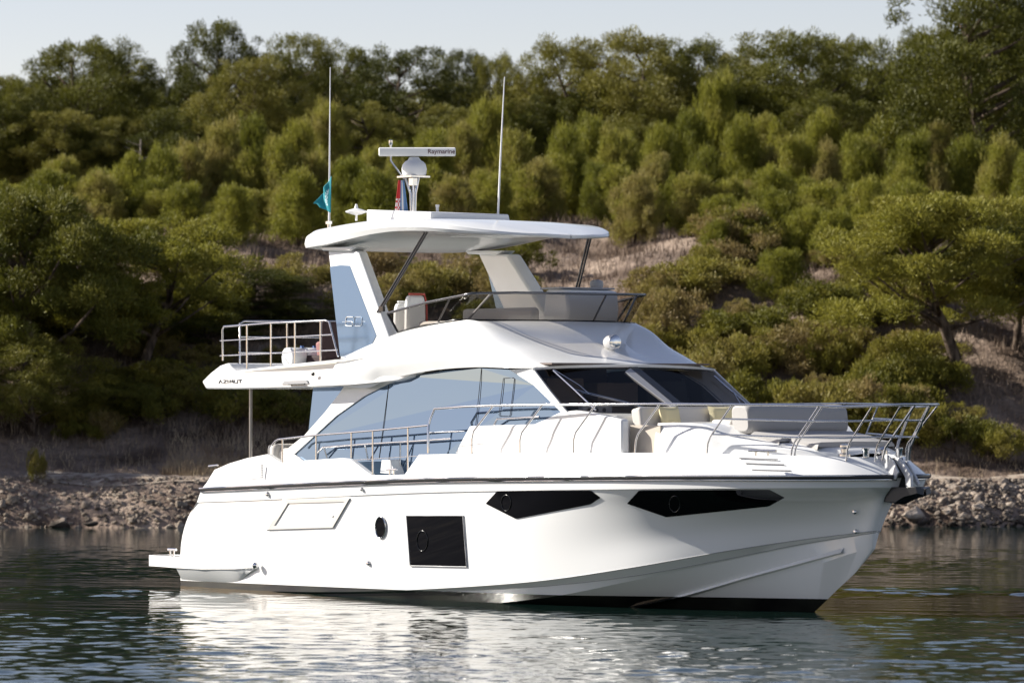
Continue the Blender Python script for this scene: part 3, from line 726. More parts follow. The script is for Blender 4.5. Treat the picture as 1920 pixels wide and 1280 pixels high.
b = MB(); b.tube([pa0-Vector((0, 0, .06)), pa0+Vector((0, 0, .09))], .035, 8); b.box(pa0+Vector((.02, -.02, .06)), (.12, .05, .05)); b.build('antenna_base', CHROME, whip, smooth=50)
pb0 = B(933,405,.9); pb1 = B(946,144,.9)
b = MB(); b.tube([pb0-Vector((0, 0, .15)), pb0.lerp(pb1, .4), pb1], [.02, .017, .009], 8); b.build('whip_antenna', OFFW, top_o, smooth=60)

# ---- rails
def tubes(name, lst, r, parent, m=CHROME, n=8):
    b = MB()
    for P in lst: b.tube(P, r, n)
    return b.build(name, m, parent, smooth=60)
# bow rail
def rail_y(X):                                # half beam of the deck edge where stanchions stand
    return side_y(min(X, 16.85), 2.15) - float(np.interp(X, *zip(*INS))) - .04
def deckpt(u, v):
    y = -2.2
    for _ in range(25):
        p = B(u, v, y); y = .5*y-.5*rail_y(p.x)
    return B(u, v, y)
def top_y(X): return float(np.interp(X, [7, 10, 12, 13.5, 15, 16, 17, 17.62], [2.36, 2.32, 2.18, 1.92, 1.45, 1.02, .52, .22]))
def tp(u, v, f=1.0):
    y = -2.0
    for _ in range(30):
        p = B(u, v, y); y = .6*y-.4*top_y(p.x)*f
    return B(u, v, y)
toprail = [deckpt(803,849), deckpt(803,800), tp(807,784), tp(815,766), tp(870,762), tp(925,760), tp(1017,758.5), tp(1117,758), tp(1237,757), tp(1373,758), tp(1536,760)]
for X, z in ((16.3, 3.245), (16.75, 3.26), (17.1, 3.275), (17.34, 3.285)): toprail.append(Vector((X, -top_y(X), z)))
tr_all = toprail + [Vector((17.42, -.1, 3.285)), Vector((17.42, .1, 3.285))] + [Vector((p.x, -p.y, p.z)) for p in reversed(toprail)]
br = tubes('bow_rail', [tr_all], .021, yacht)
ST = [((885,846),(885,812),(925,760)), ((975,845),(975,815),(1017,758.5)), ((1075,844),(1076,815),(1117,758)), ((1190,846),(1193,818),(1237,757)), ((1325,849),(1328,824),(1373,758)),
      ((1482,856),(1486,834),(1536,760)), ((1488,856),(1493,834),(1543,760)), ((1586,858),(1590,834),(1635,762)), ((1640,858),(1644,836),(1688,762))]
for sgn in (-1, 1):
    for a, c_, d in ST:
        p0, p1, p2 = deckpt(*a), deckpt(*c_), tp(*d)
        P = [p0-Vector((0, 0, .06)), p0.lerp(p1, .7), p1.lerp(p2, .08), p2]
        if sgn > 0: P = [Vector((p.x, -p.y, p.z)) for p in P]
        tubes('stanchion', [P], .016, br)
for sgn in (-1, 1):
    tubes('stanchion', [[Vector((16.75, sgn*.28, 2.42)), Vector((16.8, sgn*.26, 2.62)), Vector((17.37, sgn*.16, 3.28))]], .019, br)
def midrail(lst, fx, z1, xe):
    P = [tp(u, v, f) for u, v, f in lst]
    P += [Vector((xe-.25, -fx-.12, z1)), Vector((xe, -fx, z1))]
    P += [Vector((p.x, -p.y, p.z)) for p in reversed(P)]
    return P
tubes('mid_rail', [midrail([(1355,785,.99), (1430,787,.99), (1515,789,.99), (1600,789,.99)], .2, 3.04, 17.16)], .015, br)
tubes('mid_rail', [midrail([(1337,814,.98), (1420,817,.98), (1492,820,.98), (1580,821,.98)], .24, 2.78, 16.98)], .015, br)
# side rail aft
SY = 2.40
sr_ = [B(511,834,-SY), B(516,827,-SY), B(522,823.5,-SY), B(588,816,-SY), B(700,807,-SY), B(803,797,-SY)]
side = tubes('side_rail', [sr_, [Vector((p.x, -p.y, p.z)) for p in sr_]], .018, yacht)
for a, c_ in (((530,870),(530,824)), ((593,866),(593,816)), ((659,858),(659,811)), ((699,893),(699,807)), ((765,890),(765,801))):
    tubes('stanchion', [[B(*a, -SY), B(*c_, -SY)]], .015, side)
tubes('gate_wire', [[B(665,862,-SY), B(820,852,-SY)], [B(803,810.5,-2.35), B(870,808,-2.3)]], .007, side)
# grab rails on the house side
gr_ = [H(604,850,.12), H(618,838,.14), H(700,832,.14), H(800,826,.14), H(858,822,.14)]
grab = tubes('grab_rail', [gr_], .018, house)
for a, c_ in (((692,862),(697,833)), ((752,880),(763,829)), ((615,858),(620,839))): tubes('grab_bracket', [[H(*a, .02), H(*c_, .14)]], .014, house)
tubes('grab_rail', [[H(930,798,.05), H(943,785,.12), H(1022,781,.12)]], .018, house)
# side deck step and cleat by the gate
b = MB(); A = [B(*p, -2.2) for p in ((713,886),(716,862),(731,861),(741,888))]; b.prism(A, slab(A, .2)); b.build('gate_step', OFFW, house)
b = MB(); p = B(735,880,-2.3); b.tube([p+Vector((-.14, 0, 0)), p+Vector((.14, 0, .01))], .02, 8); b.tube([p+Vector((-.06, 0, 0)), p+Vector((-.06, 0, -.1))], .016, 8); b.tube([p+Vector((.06, 0, 0)), p+Vector((.06, 0, -.1))], .016, 8)
b.build('gate_cleat', CHROME, bulwark, smooth=50)
b = MB(); p = B(399,878,-2.3); b.tube([p+Vector((-.12, 0, .04)), p+Vector((.16, 0, .06))], .02, 8); b.build('stern_fairlead', CHROME, bulwark, smooth=50)
# flybridge aft rails
FY = 2.2
ft = [B(418,676,-FY), B(417,618,-FY), B(420,612,-FY), B(500,606,-FY), B(610,600.5,-FY), B(617,603,-FY), B(634,668,-FY)]
far_ = tubes('fly_rail', [ft, [Vector((p.x, -p.y, p.z)) for p in ft]], .017, fly)
for u, v0, v1 in ((463,691,609), (508,687,606), (553,683,603), (601,678,601)): tubes('stanchion', [[B(u, v0, -FY), B(u, v1, -FY)]], .016, far_)
tubes('fly_mid_rail', [[B(413,639,-FY), B(625,627,-FY)]], .012, fly); tubes('fly_mid_rail', [[B(413,667,-FY), B(632,656,-FY)]], .012, fly)
# transverse aft rail across the beam
xa = BX(418, -FY)+.02
at = [Vector((xa+.15, -1.95, 3.95)), Vector((xa+.15, -1.95, 4.72)), Vector((xa+.14, -1.85, 4.76)), Vector((xa+.10, 0, 4.78)), Vector((xa+.14, 1.85, 4.76)), Vector((xa+.15, 1.95, 4.72)), Vector((xa+.15, 1.95, 3.95))]
aft = tubes('aft_rail', [at], .016, fly)
for y in (-.9, -.05, .85): tubes('stanchion', [[Vector((xa+.12, y, 3.95)), Vector((xa+.12, y, 4.77))]], .016, aft)
for z in (4.2, 4.48): tubes('aft_mid_rail', [[Vector((xa+.12, -1.95, z)), Vector((xa+.12, 1.95, z))]], .012, fly)
# cockpit pole
b = MB(); b.tube([(1.93,-1.9,2.0), (1.93,-1.9,3.6)], .030, 10); b.build('cockpit_pole', POLE, yacht, smooth=60)
b = MB(); b.box((2.6, 0, 2.25), (.7, 3.2, .5)); b.box((2.25, 0, 2.3), (.25, 3.4, .55)); b.build('cockpit_sofa', CREAM, yacht, bevel=.08)

# ---- anchor gear at the stem
anc = empty('anchor_gear'); anc.parent = yacht
def plate(name, pts, y, t, m, bev=.006):      # a cut plate standing fore and aft
    P = [B(u, v, y) for u, v in pts]; b = MB(); b.prism(P, slab(P, t)); return b.build(name, m, anc, bevel=bev)
plate('roller_cheek', [(1641,855),(1662,851),(1674,863),(1684,884),(1678,899),(1666,893),(1655,872)], -.20, .03, SATIN)
plate('roller_cheek', [(1663,851),(1676,853),(1690,866),(1699,884),(1693,899),(1681,893)], .06, .03, SATIN)
plate('anchor_pocket', [(1670,858),(1690,858),(1704,913),(1680,913)], -.02, .03, BLACK)
b = MB(); p = B(1681,889,-.18); b.tube([p, p+Vector((0, .26, 0))], .05, 12); b.build('bow_roller', RUBBER, anc, smooth=50)
plate('anchor_shank', [(1676,860),(1684,857),(1697,874),(1707,890),(1708,914),(1698,914),(1696,894),(1686,877)], -.10, .06, SATIN, .01)
plate('anchor_stock', [(1693,866),(1699,864),(1716,893),(1722,906),(1721,912),(1715,906)], .02, .04, SATIN, .008)
# plough fluke: two wings meeting in a keel
q = [B(*p_, -.04) for p_ in ((1667,941),(1690,944),(1713,933),(1738,927),(1735,914),(1682,914))]
wing = [Vector((p_.x-.10, -.15+.06*(k in (0, 1)), p_.z+.015)) for k, p_ in enumerate(q)]
b = MB(); b.prism(wing, [Vector((p_.x, -.02, p_.z-.015)) for p_ in q]); b.V = [(min(x_, 17.42), y_, z_) for x_, y_, z_ in b.V]; b.mirror(); b.build('anchor_fluke', BLACK, anc, bevel=.008)
for sgn in (-1, 1):
    b = MB(); b.lathe([(.05, 0), (.05, .1), (.065, .12), (.065, .15)], (16.45, sgn*.35, 2.46), 12); b.build('mooring_bollard', CHROME, anc, smooth=40)

# ------------------------------------------------------------------ loose things aboard
def place(o):                                # boat-frame object that is its own top-level thing
    o.matrix_world = BM @ o.matrix_basis; return o
def pillow_mesh(wd, h, t):
    V, Fc = [], []; n = 10
    for s_ in (1, -1):
        for i in range(n+1):
            for j in range(n+1):
                a, c_ = i/n*2-1, j/n*2-1
                pin = 1-.10*(1-a*a)*abs(c_)**3 - .0
                z = t*(max(0, 1-a**4)*max(0, 1-c_**4))**.6
                V.append((s_*z, a*wd/2*(1-.10*(1-c_*c_)), c_*h/2*(1-.12*(1-a*a))))
    for s_ in range(2):
        o_ = s_*(n+1)**2
        for i in range(n):
            for j in range(n):
                f = (o_+i*(n+1)+j, o_+i*(n+1)+j+1, o_+(i+1)*(n+1)+j+1, o_+(i+1)*(n+1)+j); Fc.append(f if s_ else tuple(reversed(f)))
    return V, Fc
for (u, v, y, lab, rz) in ((1256, 776, -.62, 'plump straw-coloured pillow standing alone against the cream foredeck seat back', .12), (1352, 775, .62, 'straw-coloured pillow half hidden behind the grey foredeck bolster', -.25)):
    V, Fc = pillow_mesh(.46, .34, .09); o = mesh_obj('pillow', V, Fc, PILLOW, None, smooth=70)
    o.location = (12.58, B(u, v, 0).y, 3.02); yy = None
    # slide along the bench until it stands where the reading puts it
    lo_, hi_ = -2.0, 2.0
    for _ in range(40):
        mid_ = (lo_+hi_)/2
        if BX(u, mid_) > 12.58: lo_ = mid_
        else: hi_ = mid_
    o.location = (12.58, mid_, 3.09); o.rotation_euler = (0, R(-14), rz); place(o)
    tag(o, lab, 'pillow', 'pillows on the foredeck seat')
# pennants
TEAL = mat('teal_cloth', (.01, .24, .29), .7); TEAL.node_tree.nodes['Principled BSDF'].inputs['Base Color'].default_value = (.01, .26, .31, 1)
PALE = mat('pale_print', (.55, .72, .74), .7)
def cloth(nu, nv, fn, mfn, mats, name):
    V = [fn(i/nu, j/nv) for i in range(nu+1) for j in range(nv+1)]
    Fc = [(i*(nv+1)+j, i*(nv+1)+j+1, (i+1)*(nv+1)+j+1, (i+1)*(nv+1)+j) for i in range(nu) for j in range(nv)]
    o = mesh_obj(name, V, Fc, mats, None, smooth=80)
    for k, p in enumerate(o.data.polygons): p.material_index = mfn((k//nv+.5)/nu, (k % nv+.5)/nv)
    so = o.modifiers.new('thickness', 'SOLIDIFY'); so.thickness = .006
    return o
pt0 = B(621.5, 330, -1.6); pt1 = B(620, 399, -1.6); tipq = B(590, 378, -1.72)
def pennant(f, g_):
    hoist = pt0.lerp(pt1, g_); p = hoist.lerp(tipq, f*(1-abs(g_-.62)*.55))
    k = math.sin(f*9+g_*5)*.05*f
    p = p + Vector((0, k, -.03*f)); return p
o = cloth(22, 22, pennant, lambda f, g_: 1 if (.16 < f < .36 and .25 < g_ < .8 and (int(g_*26)+int(f*34)) % 3) else 0, [TEAL, PALE], 'pennant')
place(o); tag(o, 'limp teal pennant with pale print tied low on the stern whip antenna', 'flag')
FR = mat('flag_red', (.55, .03, .03), .7); FW = mat('flag_white', (.75, .75, .74), .7); FB = mat('flag_blue', (.16, .30, .52), .7)
q0 = B(776, 345, 0); 
def ensign(f, g_):                            # hangs in folds from the mast foot
    wd = .10+.17*g_; u_ = (f-.5)*wd
    return Vector((4.05+u_*.45, -.14+u_*.85+.035*math.sin(f*16)*(.4+g_), 7.24-.72*g_))
def ens_m(f, g_):
    if f < .40: return 0 if (g_ < .45 or (int(f*22)+int(g_*14)) % 2) else 1
    return 2 if (int(f*17) % 3) else 1
o = cloth(30, 20, ensign, ens_m, [FR, FW, FB], 'ensign'); place(o)
tag(o, 'red white and blue ensign hanging in folds below the radar', 'flag')
# chairs with red piping on the flybridge
def chair(loc, s_, red):
    e = empty('bar_chair'); e.matrix_world = BM @ Matrix.Translation(loc)
    rr_ = [(.20, 0, .0), (.20, 0, .30), (.185, .0, .62), (.15, 0, .72)]
    b = MB(); A = [Vector((-.06, y, z)) for y, z in ((-.21,0),(-.20,.5),(-.16,.64),(.16,.64),(.20,.5),(.21,0))]
    b.prism(A, [p+Vector((.12, 0, 0)) for p in A]); b.build('backrest', OFFW, e, bevel=.04)
    b = MB(); b.box((.24, 0, -.02), (.5, .44, .10)); b.build('seat', OFFW, e, bevel=.03)
    b = MB(); b.lathe([(.16, -.40), (.05, -.36), (.04, -.06)], (.2, 0, 0), 14); b.build('pedestal', CHROME, e, smooth=40)
    b = MB(); pp = [Vector((.05, y, z)) for y, z in ((.23,.05),(.215,.5),(.17,.665),(-.17,.665))]; b.tube(pp, .018, 6); b.build('piping', RED if red else OFFW, e, smooth=60)
    return e
c1 = B(778, 575, -.2); e = chair((c1.x, -.2, 4.55), 1, True); tag(e, 'white fly deck chair with red piping round its back, taller of the two', 'chair', 'chairs on the fly deck')
c1 = B(757, 575, .15); e = chair((c1.x, .15, 4.43), 1, False); tag(e, 'plain white fly deck chair half hidden behind the red-piped one', 'chair', 'chairs on the fly deck')
# liferaft canister on the aft fly deck
cr = Vector((2.15, .05, 3.93))
e = empty('life_raft'); e.matrix_world = BM @ Matrix.Translation((2.2, -1.0, 3.95)); tag(e, 'white life raft canister behind the aft fly deck rails', 'life raft')
def shell(y0, y1):
    n = 12; r_ = []
    for y, s_ in ((y0, .82), (y0+.04, 1), (y1-.04, 1), (y1, .82)):
        r_.append([Vector((math.copysign(abs(math.cos(q))**.6, math.cos(q))*.2*s_, y, .17+math.copysign(abs(math.sin(q))**.6, math.sin(q))*.17*s_)) for q in [2*math.pi*k/n for k in range(n)]])
    b = MB(); b.grid([x_+[x_[0]] for x_ in r_]); b.add(r_[0], [tuple(range(n))]); b.add(r_[-1], [tuple(range(n))]); return b
shell(-.30, .02).build('canister_half', OFFW, e, smooth=50); shell(.04, .38).build('canister_half', OFFW, e, smooth=50)
b = MB(); b.box((0, .03, .35), (.05, .05, .05)); b.box((0, .3, .35), (.04, .05, .05)); b.build('clasp', mat('blue_clasp', (.05, .12, .3), .5), e)
# covered furniture
MRN = mat('maroon_cover', (.028, .012, .014), .8); PNK = mat('pink_cushion', (.30, .14, .13), .8); BLU = mat('blue_stripe', (.03, .06, .16), .8)
e = empty('deck_sofa'); e.matrix_world = BM @ Matrix.Translation((2.2, -.35, 3.95)); tag(e, 'dark maroon covered sofa with pink striped cushions by the fly deck rail', 'sofa')
b = MB(); b.box((.62, .3, .47), (.12, 1.9, .66)); b.box((.3, .3, .10), (.7, 1.9, .2)); b.build('sofa_body', MRN, e, bevel=.04)
for k, y in enumerate((-.32, .22, .76)):
    cushion((.42, y, .30), (.16, .5, .30), 'cushion', PNK, e, .05, R(-12)); 
    b = MB(); b.box((.325, y-.05, .30), (.012, .10, .28)); b.build('cushion_stripe', BLU, e)

# ------------------------------------------------------------------ water
rng = np.random.default_rng(7)
def smoothstep(a, b, x):
    t = np.clip((x-a)/(b-a), 0, 1); return t*t*(3-2*t)
def water_height(X, Y):
    r = np.random.default_rng(3); Z = np.zeros_like(X); n = 96
    for k in range(n):
        lam = 0.14*(12.0**(k/(n-1))) * r.uniform(.9, 1.1)
        th = r.normal(1.25, .55); s = .064*math.sqrt(2/n)*(1.25 if lam < 1.0 else .62)
        Z += s*lam/(2*math.pi)*np.sin(2*math.pi/lam*(X*math.cos(th)+Y*math.sin(th))+r.uniform(0, 6.28))
    M_ = np.zeros_like(X)
    for k in range(7):
        M_ += np.sin(X*r.normal(0, .05)+Y*r.normal(0, .34)+r.uniform(0, 6.28))
    amp = .60+.40*np.tanh(M_*.9)
    amp *= 1-.78*smoothstep(96, 116, Y)
    amp *= smoothstep(30, 44, Y)*(1-smoothstep(16, 24, np.abs(X)))*(1-smoothstep(124, 132, Y))
    bx = (X-ORG[0])*AX[0]+(Y-ORG[1])*AX[1]; by = (X-ORG[0])*PX[0]+(Y-ORG[1])*PX[1]
    dd = np.hypot(np.maximum(np.abs(bx-7.5)-8.2, 0), np.maximum(np.abs(by)-2.3, 0)); amp *= .25+.75*smoothstep(0, 2.2, dd)
    # gentle wake beyond the bow
    wk = np.exp(-((Y-81-.1*(X-7))/2.0)**2)*smoothstep(5.2, 7.0, X)*.012*np.sin(Y*5.2+np.sin(X*1.7)*.8+X*1.1)
    return Z*amp + wk
def make_water():
    xs = np.concatenate([np.linspace(-900, -26, 18)[:-1], np.linspace(-26, -16, 24)[:-1], np.linspace(-16, 16, 560), np.linspace(16, 26, 24)[1:], np.linspace(26, 900, 18)[1:]])
    ys = [-300., -100, 0, 20]; y = 30.
    while y < 132:
        ys.append(y); y += .06*(max(y, 50)/50)**1.8
    ys += [140, 200, 400, 900, 2500]
    ys = np.array(ys); Xg, Yg = np.meshgrid(xs, ys); Zg = water_height(Xg, Yg)
    nr, nc = Xg.shape; co = np.stack([Xg, Yg, Zg], -1).reshape(-1, 3)
    i = np.arange((nr-1)*(nc-1)); r_ = i//(nc-1); c_ = i % (nc-1); a = r_*nc+c_
    fc = np.stack([a, a+1, a+nc+1, a+nc], -1)
    return quads('water', co, fc)
def quads(name, co, fc, smooth=True):
    me = bpy.data.meshes.new(name); n = len(fc)
    me.vertices.add(len(co)); me.vertices.foreach_set('co', co.astype(np.float32).ravel())
    me.loops.add(4*n); me.loops.foreach_set('vertex_index', fc.astype(np.int32).ravel())
    me.polygons.add(n); me.polygons.foreach_set('loop_start', np.arange(0, 4*n, 4, dtype=np.int32))
    me.update(calc_edges=True)
    if smooth: me.shade_smooth()
    return me
WATER = mat('sea', (.007, .019, .016), .03, spec=.5, IOR=1.333)
add_bump(WATER, 10.0, .10, .02, detail=3)
wo = bpy.data.objects.new('water', make_water()); col.objects.link(wo); wo.data.materials.append(WATER); structure(wo)

# ------------------------------------------------------------------ terrain
PD = [-40,-6,0,.5,2.0,4,6,9,14,19,23.5,28,36,48,60,75,160]
PZ = [-6,-1.2,-.05,.45,1.25,1.33,1.75,2.9,4.9,6.9,7.8,8.6,9.3,11.0,12.3,13.2,13.6]
def shore(x): return 124 + .5*np.sin(x*.35+1)+.35*np.sin(x*.9) - 1.6*smoothstep(-4, -12, x)*smoothstep(-19, -9, -np.abs(x+6)*0-9+0*x)
def ground(x, y):
    x = np.asarray(x, float); y = np.asarray(y, float)
    d = y-shore(x)
    z = np.interp(d, PD, PZ)
    k = np.clip(d/12, 0, 1)
    z += k*(.28*np.sin(x*.33+y*.21)+.18*np.sin(x*.71-y*.5+2)+.09*np.sin(x*1.7+y*1.3))
    z += .5*smoothstep(-9, -14, x)*smoothstep(2.5, 6, d)*(1-smoothstep(12, 20, d))
    e = smoothstep(46, 80, np.abs(x)); return z*(1-e) - 2.5*e
def gz(x, y): return float(ground(x, y))
xs = np.concatenate([np.linspace(-95, -26, 36)[:-1], np.linspace(-26, 26, 300), np.linspace(26, 95, 36)[1:]])
ys = np.concatenate([np.linspace(112, 122, 8)[:-1], np.linspace(122, 136, 110), np.linspace(136, 176, 130)[1:], np.linspace(176, 330, 60)[1:]])
Xg, Yg = np.meshgrid(xs, ys); Zg = ground(Xg, Yg)
rn = np.random.default_rng(5)
Zg += rn.normal(0, .03, Zg.shape)*smoothstep(.5, 3, Yg-shore(Xg))
nr, nc = Xg.shape; co = np.stack([Xg, Yg, Zg], -1).reshape(-1, 3)
i = np.arange((nr-1)*(nc-1)); a = (i//(nc-1))*nc+i % (nc-1)
SOIL = mat('dry_soil', (.2, .15, .11), .95, spec=.1)
r_ = noise_mix(SOIL, (.08, .055, .04), (.36, .28, .22), .45, 10, .34, .66)
el = r_.color_ramp.elements.new(.5); el.color = (.22, .165, .13, 1)
add_bump(SOIL, 6, .8, .15, detail=6)
to = bpy.data.objects.new('hillside', quads('hillside', co, np.stack([a, a+1, a+nc+1, a+nc], -1))); col.objects.link(to); to.data.materials.append(SOIL); structure(to)

GRAVEL = mat('pale_gravel', (.40, .33, .26), .95, spec=.1); noise_mix(GRAVEL, (.28, .22, .17), (.50, .43, .35), 2.5, 8); add_bump(GRAVEL, 14, .6, .04, detail=5)
px_ = np.linspace(-13.2, 22, 240); pd_ = np.array([1.75, 2.3, 2.9, 3.5, 4.0])
Pg = [[(x_, float(shore(x_))+d+.15*math.sin(x_*1.3), gz(x_, float(shore(x_))+d+.15*math.sin(x_*1.3))+.03) for x_ in px_] for d in pd_]
structure(MB().grid(Pg).build('path', GRAVEL, smooth=180))
# ------------------------------------------------------------------ shore rubble
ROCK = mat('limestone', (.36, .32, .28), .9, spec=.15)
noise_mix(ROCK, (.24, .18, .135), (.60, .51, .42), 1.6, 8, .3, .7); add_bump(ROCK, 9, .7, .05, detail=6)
def wet_foot(m):
    L = m.node_tree.links; P = m.node_tree.nodes['Principled BSDF']; src = P.inputs['Base Color'].links[0].from_socket
    ge = N(m, 'ShaderNodeNewGeometry'); sp_ = N(m, 'ShaderNodeSeparateXYZ'); L.new(ge.outputs['Position'], sp_.inputs[0])
    mr = N(m, 'ShaderNodeMapRange'); mr.inputs['From Min'].default_value = .10; mr.inputs['From Max'].default_value = .30; mr.inputs['To Min'].default_value = .16; mr.inputs['To Max'].default_value = 1; L.new(sp_.outputs['Z'], mr.inputs['Value'])
    oi = N(m, 'ShaderNodeObjectInfo'); m2 = N(m, 'ShaderNodeMapRange'); m2.inputs['To Min'].default_value = .62; m2.inputs['To Max'].default_value = 1.1; L.new(oi.outputs['Random'], m2.inputs['Value'])
    n3 = N(m, 'ShaderNodeTexNoise'); n3.inputs['Scale'].default_value = 2.2; L.new(ge.outputs['Position'], n3.inputs['Vector'])
    m3 = N(m, 'ShaderNodeMapRange'); m3.inputs['From Min'].default_value = .35; m3.inputs['From Max'].default_value = .65; m3.inputs['To Min'].default_value = .5; m3.inputs['To Max'].default_value = 1.1; L.new(n3.outputs['Fac'], m3.inputs['Value'])
    a = N(m, 'ShaderNodeMath', operation='MULTIPLY'); L.new(mr.outputs[0], a.inputs[0]); L.new(m2.outputs[0], a.inputs[1])
    a2 = N(m, 'ShaderNodeMath', operation='MULTIPLY'); L.new(a.outputs[0], a2.inputs[0]); L.new(m3.outputs[0], a2.inputs[1])
    mx = N(m, 'ShaderNodeMix', data_type='RGBA', blend_type='MULTIPLY'); mx.inputs[0].default_value = 1; L.new(src, mx.inputs[6]); L.new(a2.outputs[0], mx.inputs[7]); L.new(mx.outputs[2], P.inputs['Base Color'])
wet_foot(ROCK)
def rock_mesh(seed, sub=2):
    import bmesh
    r = random.Random(seed); bm = bmesh.new(); bmesh.ops.create_icosphere(bm, subdivisions=sub, radius=.5)
    pl = [(Vector((r.gauss(0, 1), r.gauss(0, 1), r.gauss(0, 1))).normalized(), r.uniform(.20, .38)) for _ in range(12)]
    sc = Vector((r.uniform(.9, 1.3), r.uniform(.7, 1.0), r.uniform(.55, .85)))
    for v_ in bm.verts:
        for n_, d_ in pl:
            k = v_.co.dot(n_)-d_
            if k > 0: v_.co -= n_*k*1.0
        v_.co = Vector((v_.co.x*sc.x, v_.co.y*sc.y, v_.co.z*sc.z))
    me = bpy.data.meshes.new('boulder'); bm.to_mesh(me); bm.free(); me.materials.append(ROCK); return me
rocks = [rock_mesh(s_) for s_ in range(8)]
rk = random.Random(11)
def bank_pt(x, d): y = float(shore(x))+d; return (x, y, gz(x, y))
# the mass of small stones, one sheet of rubble
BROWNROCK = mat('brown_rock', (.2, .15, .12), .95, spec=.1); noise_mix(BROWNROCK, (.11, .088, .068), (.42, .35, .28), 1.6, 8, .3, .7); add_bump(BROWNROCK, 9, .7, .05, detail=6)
def rubble(name, x0, x1, n, lo, hi, m=None):
    VV, FF = [], []; base = [(np.array([v_.co[:] for v_ in m_.vertices]), [tuple(p.vertices) for p in m_.polygons]) for m_ in [rock_mesh(40+s_, 1) for s_ in range(5)]]
    off = 0
    for _ in range(n):
        x_ = rk.uniform(x0, x1); d = rk.uniform(-.25, 2.5)**1.0; p = bank_pt(x_, d); s_ = rk.uniform(lo, hi)
        v_, f_ = rk.choice(base); m3 = np.array(Matrix.Rotation(rk.uniform(0, 6.3), 3, 'Z') @ Matrix.Rotation(rk.uniform(-.6, .6), 3, 'X'))
        VV.append(v_ @ m3.T*s_+np.array(p)); FF += [tuple(q+off for q in f) for f in f_]; off += len(v_)
    me = bpy.data.meshes.new(name); me.from_pydata(np.concatenate(VV).tolist(), [], FF); me.materials.append(m or ROCK)
    o = bpy.data.objects.new(name, me); col.objects.link(o); return o
o = rubble('rubble', 4, 19, 4200, .08, .26); tag(o, 'pale limestone rubble packed into the shore bank beyond the bow', 'rubble', kind='stuff')
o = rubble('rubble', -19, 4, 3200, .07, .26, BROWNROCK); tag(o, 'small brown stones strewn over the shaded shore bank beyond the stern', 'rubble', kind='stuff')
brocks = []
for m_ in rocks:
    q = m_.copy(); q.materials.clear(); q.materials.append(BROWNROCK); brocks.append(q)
def boulders(n, x0, x1, lo, hi, label, group, d0=-.1, d1=2.0):
    for _ in range(n):
        x_ = rk.uniform(x0, x1); d = rk.uniform(d0, d1); s_ = rk.uniform(lo, hi)
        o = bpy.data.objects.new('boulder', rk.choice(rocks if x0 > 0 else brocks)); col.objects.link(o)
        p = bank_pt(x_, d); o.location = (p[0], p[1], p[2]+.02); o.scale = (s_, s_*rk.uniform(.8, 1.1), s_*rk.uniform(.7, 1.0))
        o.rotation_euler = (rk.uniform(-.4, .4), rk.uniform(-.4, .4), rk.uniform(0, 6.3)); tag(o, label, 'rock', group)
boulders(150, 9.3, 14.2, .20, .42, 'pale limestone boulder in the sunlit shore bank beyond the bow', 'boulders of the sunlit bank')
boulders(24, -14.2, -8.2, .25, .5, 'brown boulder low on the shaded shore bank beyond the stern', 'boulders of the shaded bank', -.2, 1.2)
for x_, d, s_, lab in ((-11.9, -.25, .62, 'pale rounded boulder at the waterline below the umbrella pine'), (-11.1, -.35, .46, 'flat pale stone lying in the water next to the rounded boulder'), (10.7, .3, .8, 'big angular boulder under the anchor just above the waterline')):
    o = bpy.data.objects.new('boulder', rocks[int(s_*10) % 8]); col.objects.link(o); p = bank_pt(x_, d); o.location = (p[0], p[1], max(p[2], .02)+.08); o.scale = (s_*1.2, s_, s_*.8); tag(o, lab, 'rock')

# ------------------------------------------------------------------ dry grass
def grass(name, n, fn, hmin, hmax, m, wd=.03):
    r = np.random.default_rng(21+n); P = np.array([fn(r) for _ in range(n)])
    h = r.uniform(hmin, hmax, n); a = r.uniform(0, 6.28, n); lx = r.normal(0, .3, n)*h; ly = r.normal(0, .3, n)*h
    dx, dy = np.cos(a)*wd, np.sin(a)*wd
    b0 = P+np.stack([-dx, -dy, -.03+0*h], -1); b1 = P+np.stack([dx, dy, -.03+0*h], -1); t = P+np.stack([lx, ly, h], -1)
    t2 = t+np.stack([dx*.3, dy*.3, 0*h], -1)
    co = np.stack([b0, b1, t2, t], 1).reshape(-1, 3); fc = np.arange(4*n).reshape(-1, 4)
    me = quads(name, co, fc, False); me.materials.append(m); o = bpy.data.objects.new(name, me); col.objects.link(o); return o
STRAW = mat('straw_grass', (.36, .28, .18), .9, spec=.1); noise_mix(STRAW, (.20, .14, .09), (.46, .37, .25), .8, 5)
def g1(r):
    while True:
        x_ = r.uniform(-17, 17); y_ = float(shore(x_))+abs(r.normal(0, 2.2))+3.7
        if r.random() < (.06 if x_ > 7 else (1.0 if x_ > -9.5 else .10)): return (x_, y_, gz(x_, y_))
o = grass('dry_grass', 26000, g1, .05, .30, STRAW, .010); tag(o, 'tall straw-coloured grass along the top of the shore bank', 'dry grass', kind='stuff')
HEATH = mat('brown_heath', (.16, .11, .085), .95, spec=.1); noise_mix(HEATH, (.10, .07, .05), (.34, .26, .20), .7, 5)
def g2(r):
    x_ = r.uniform(-21, 21); y_ = r.uniform(129, 168); return (x_, y_, gz(x_, y_))
o = grass('heath', 70000, g2, .08, .38, HEATH, .014); tag(o, 'brown dry heath covering the hillside between the pines', 'heath', kind='stuff')

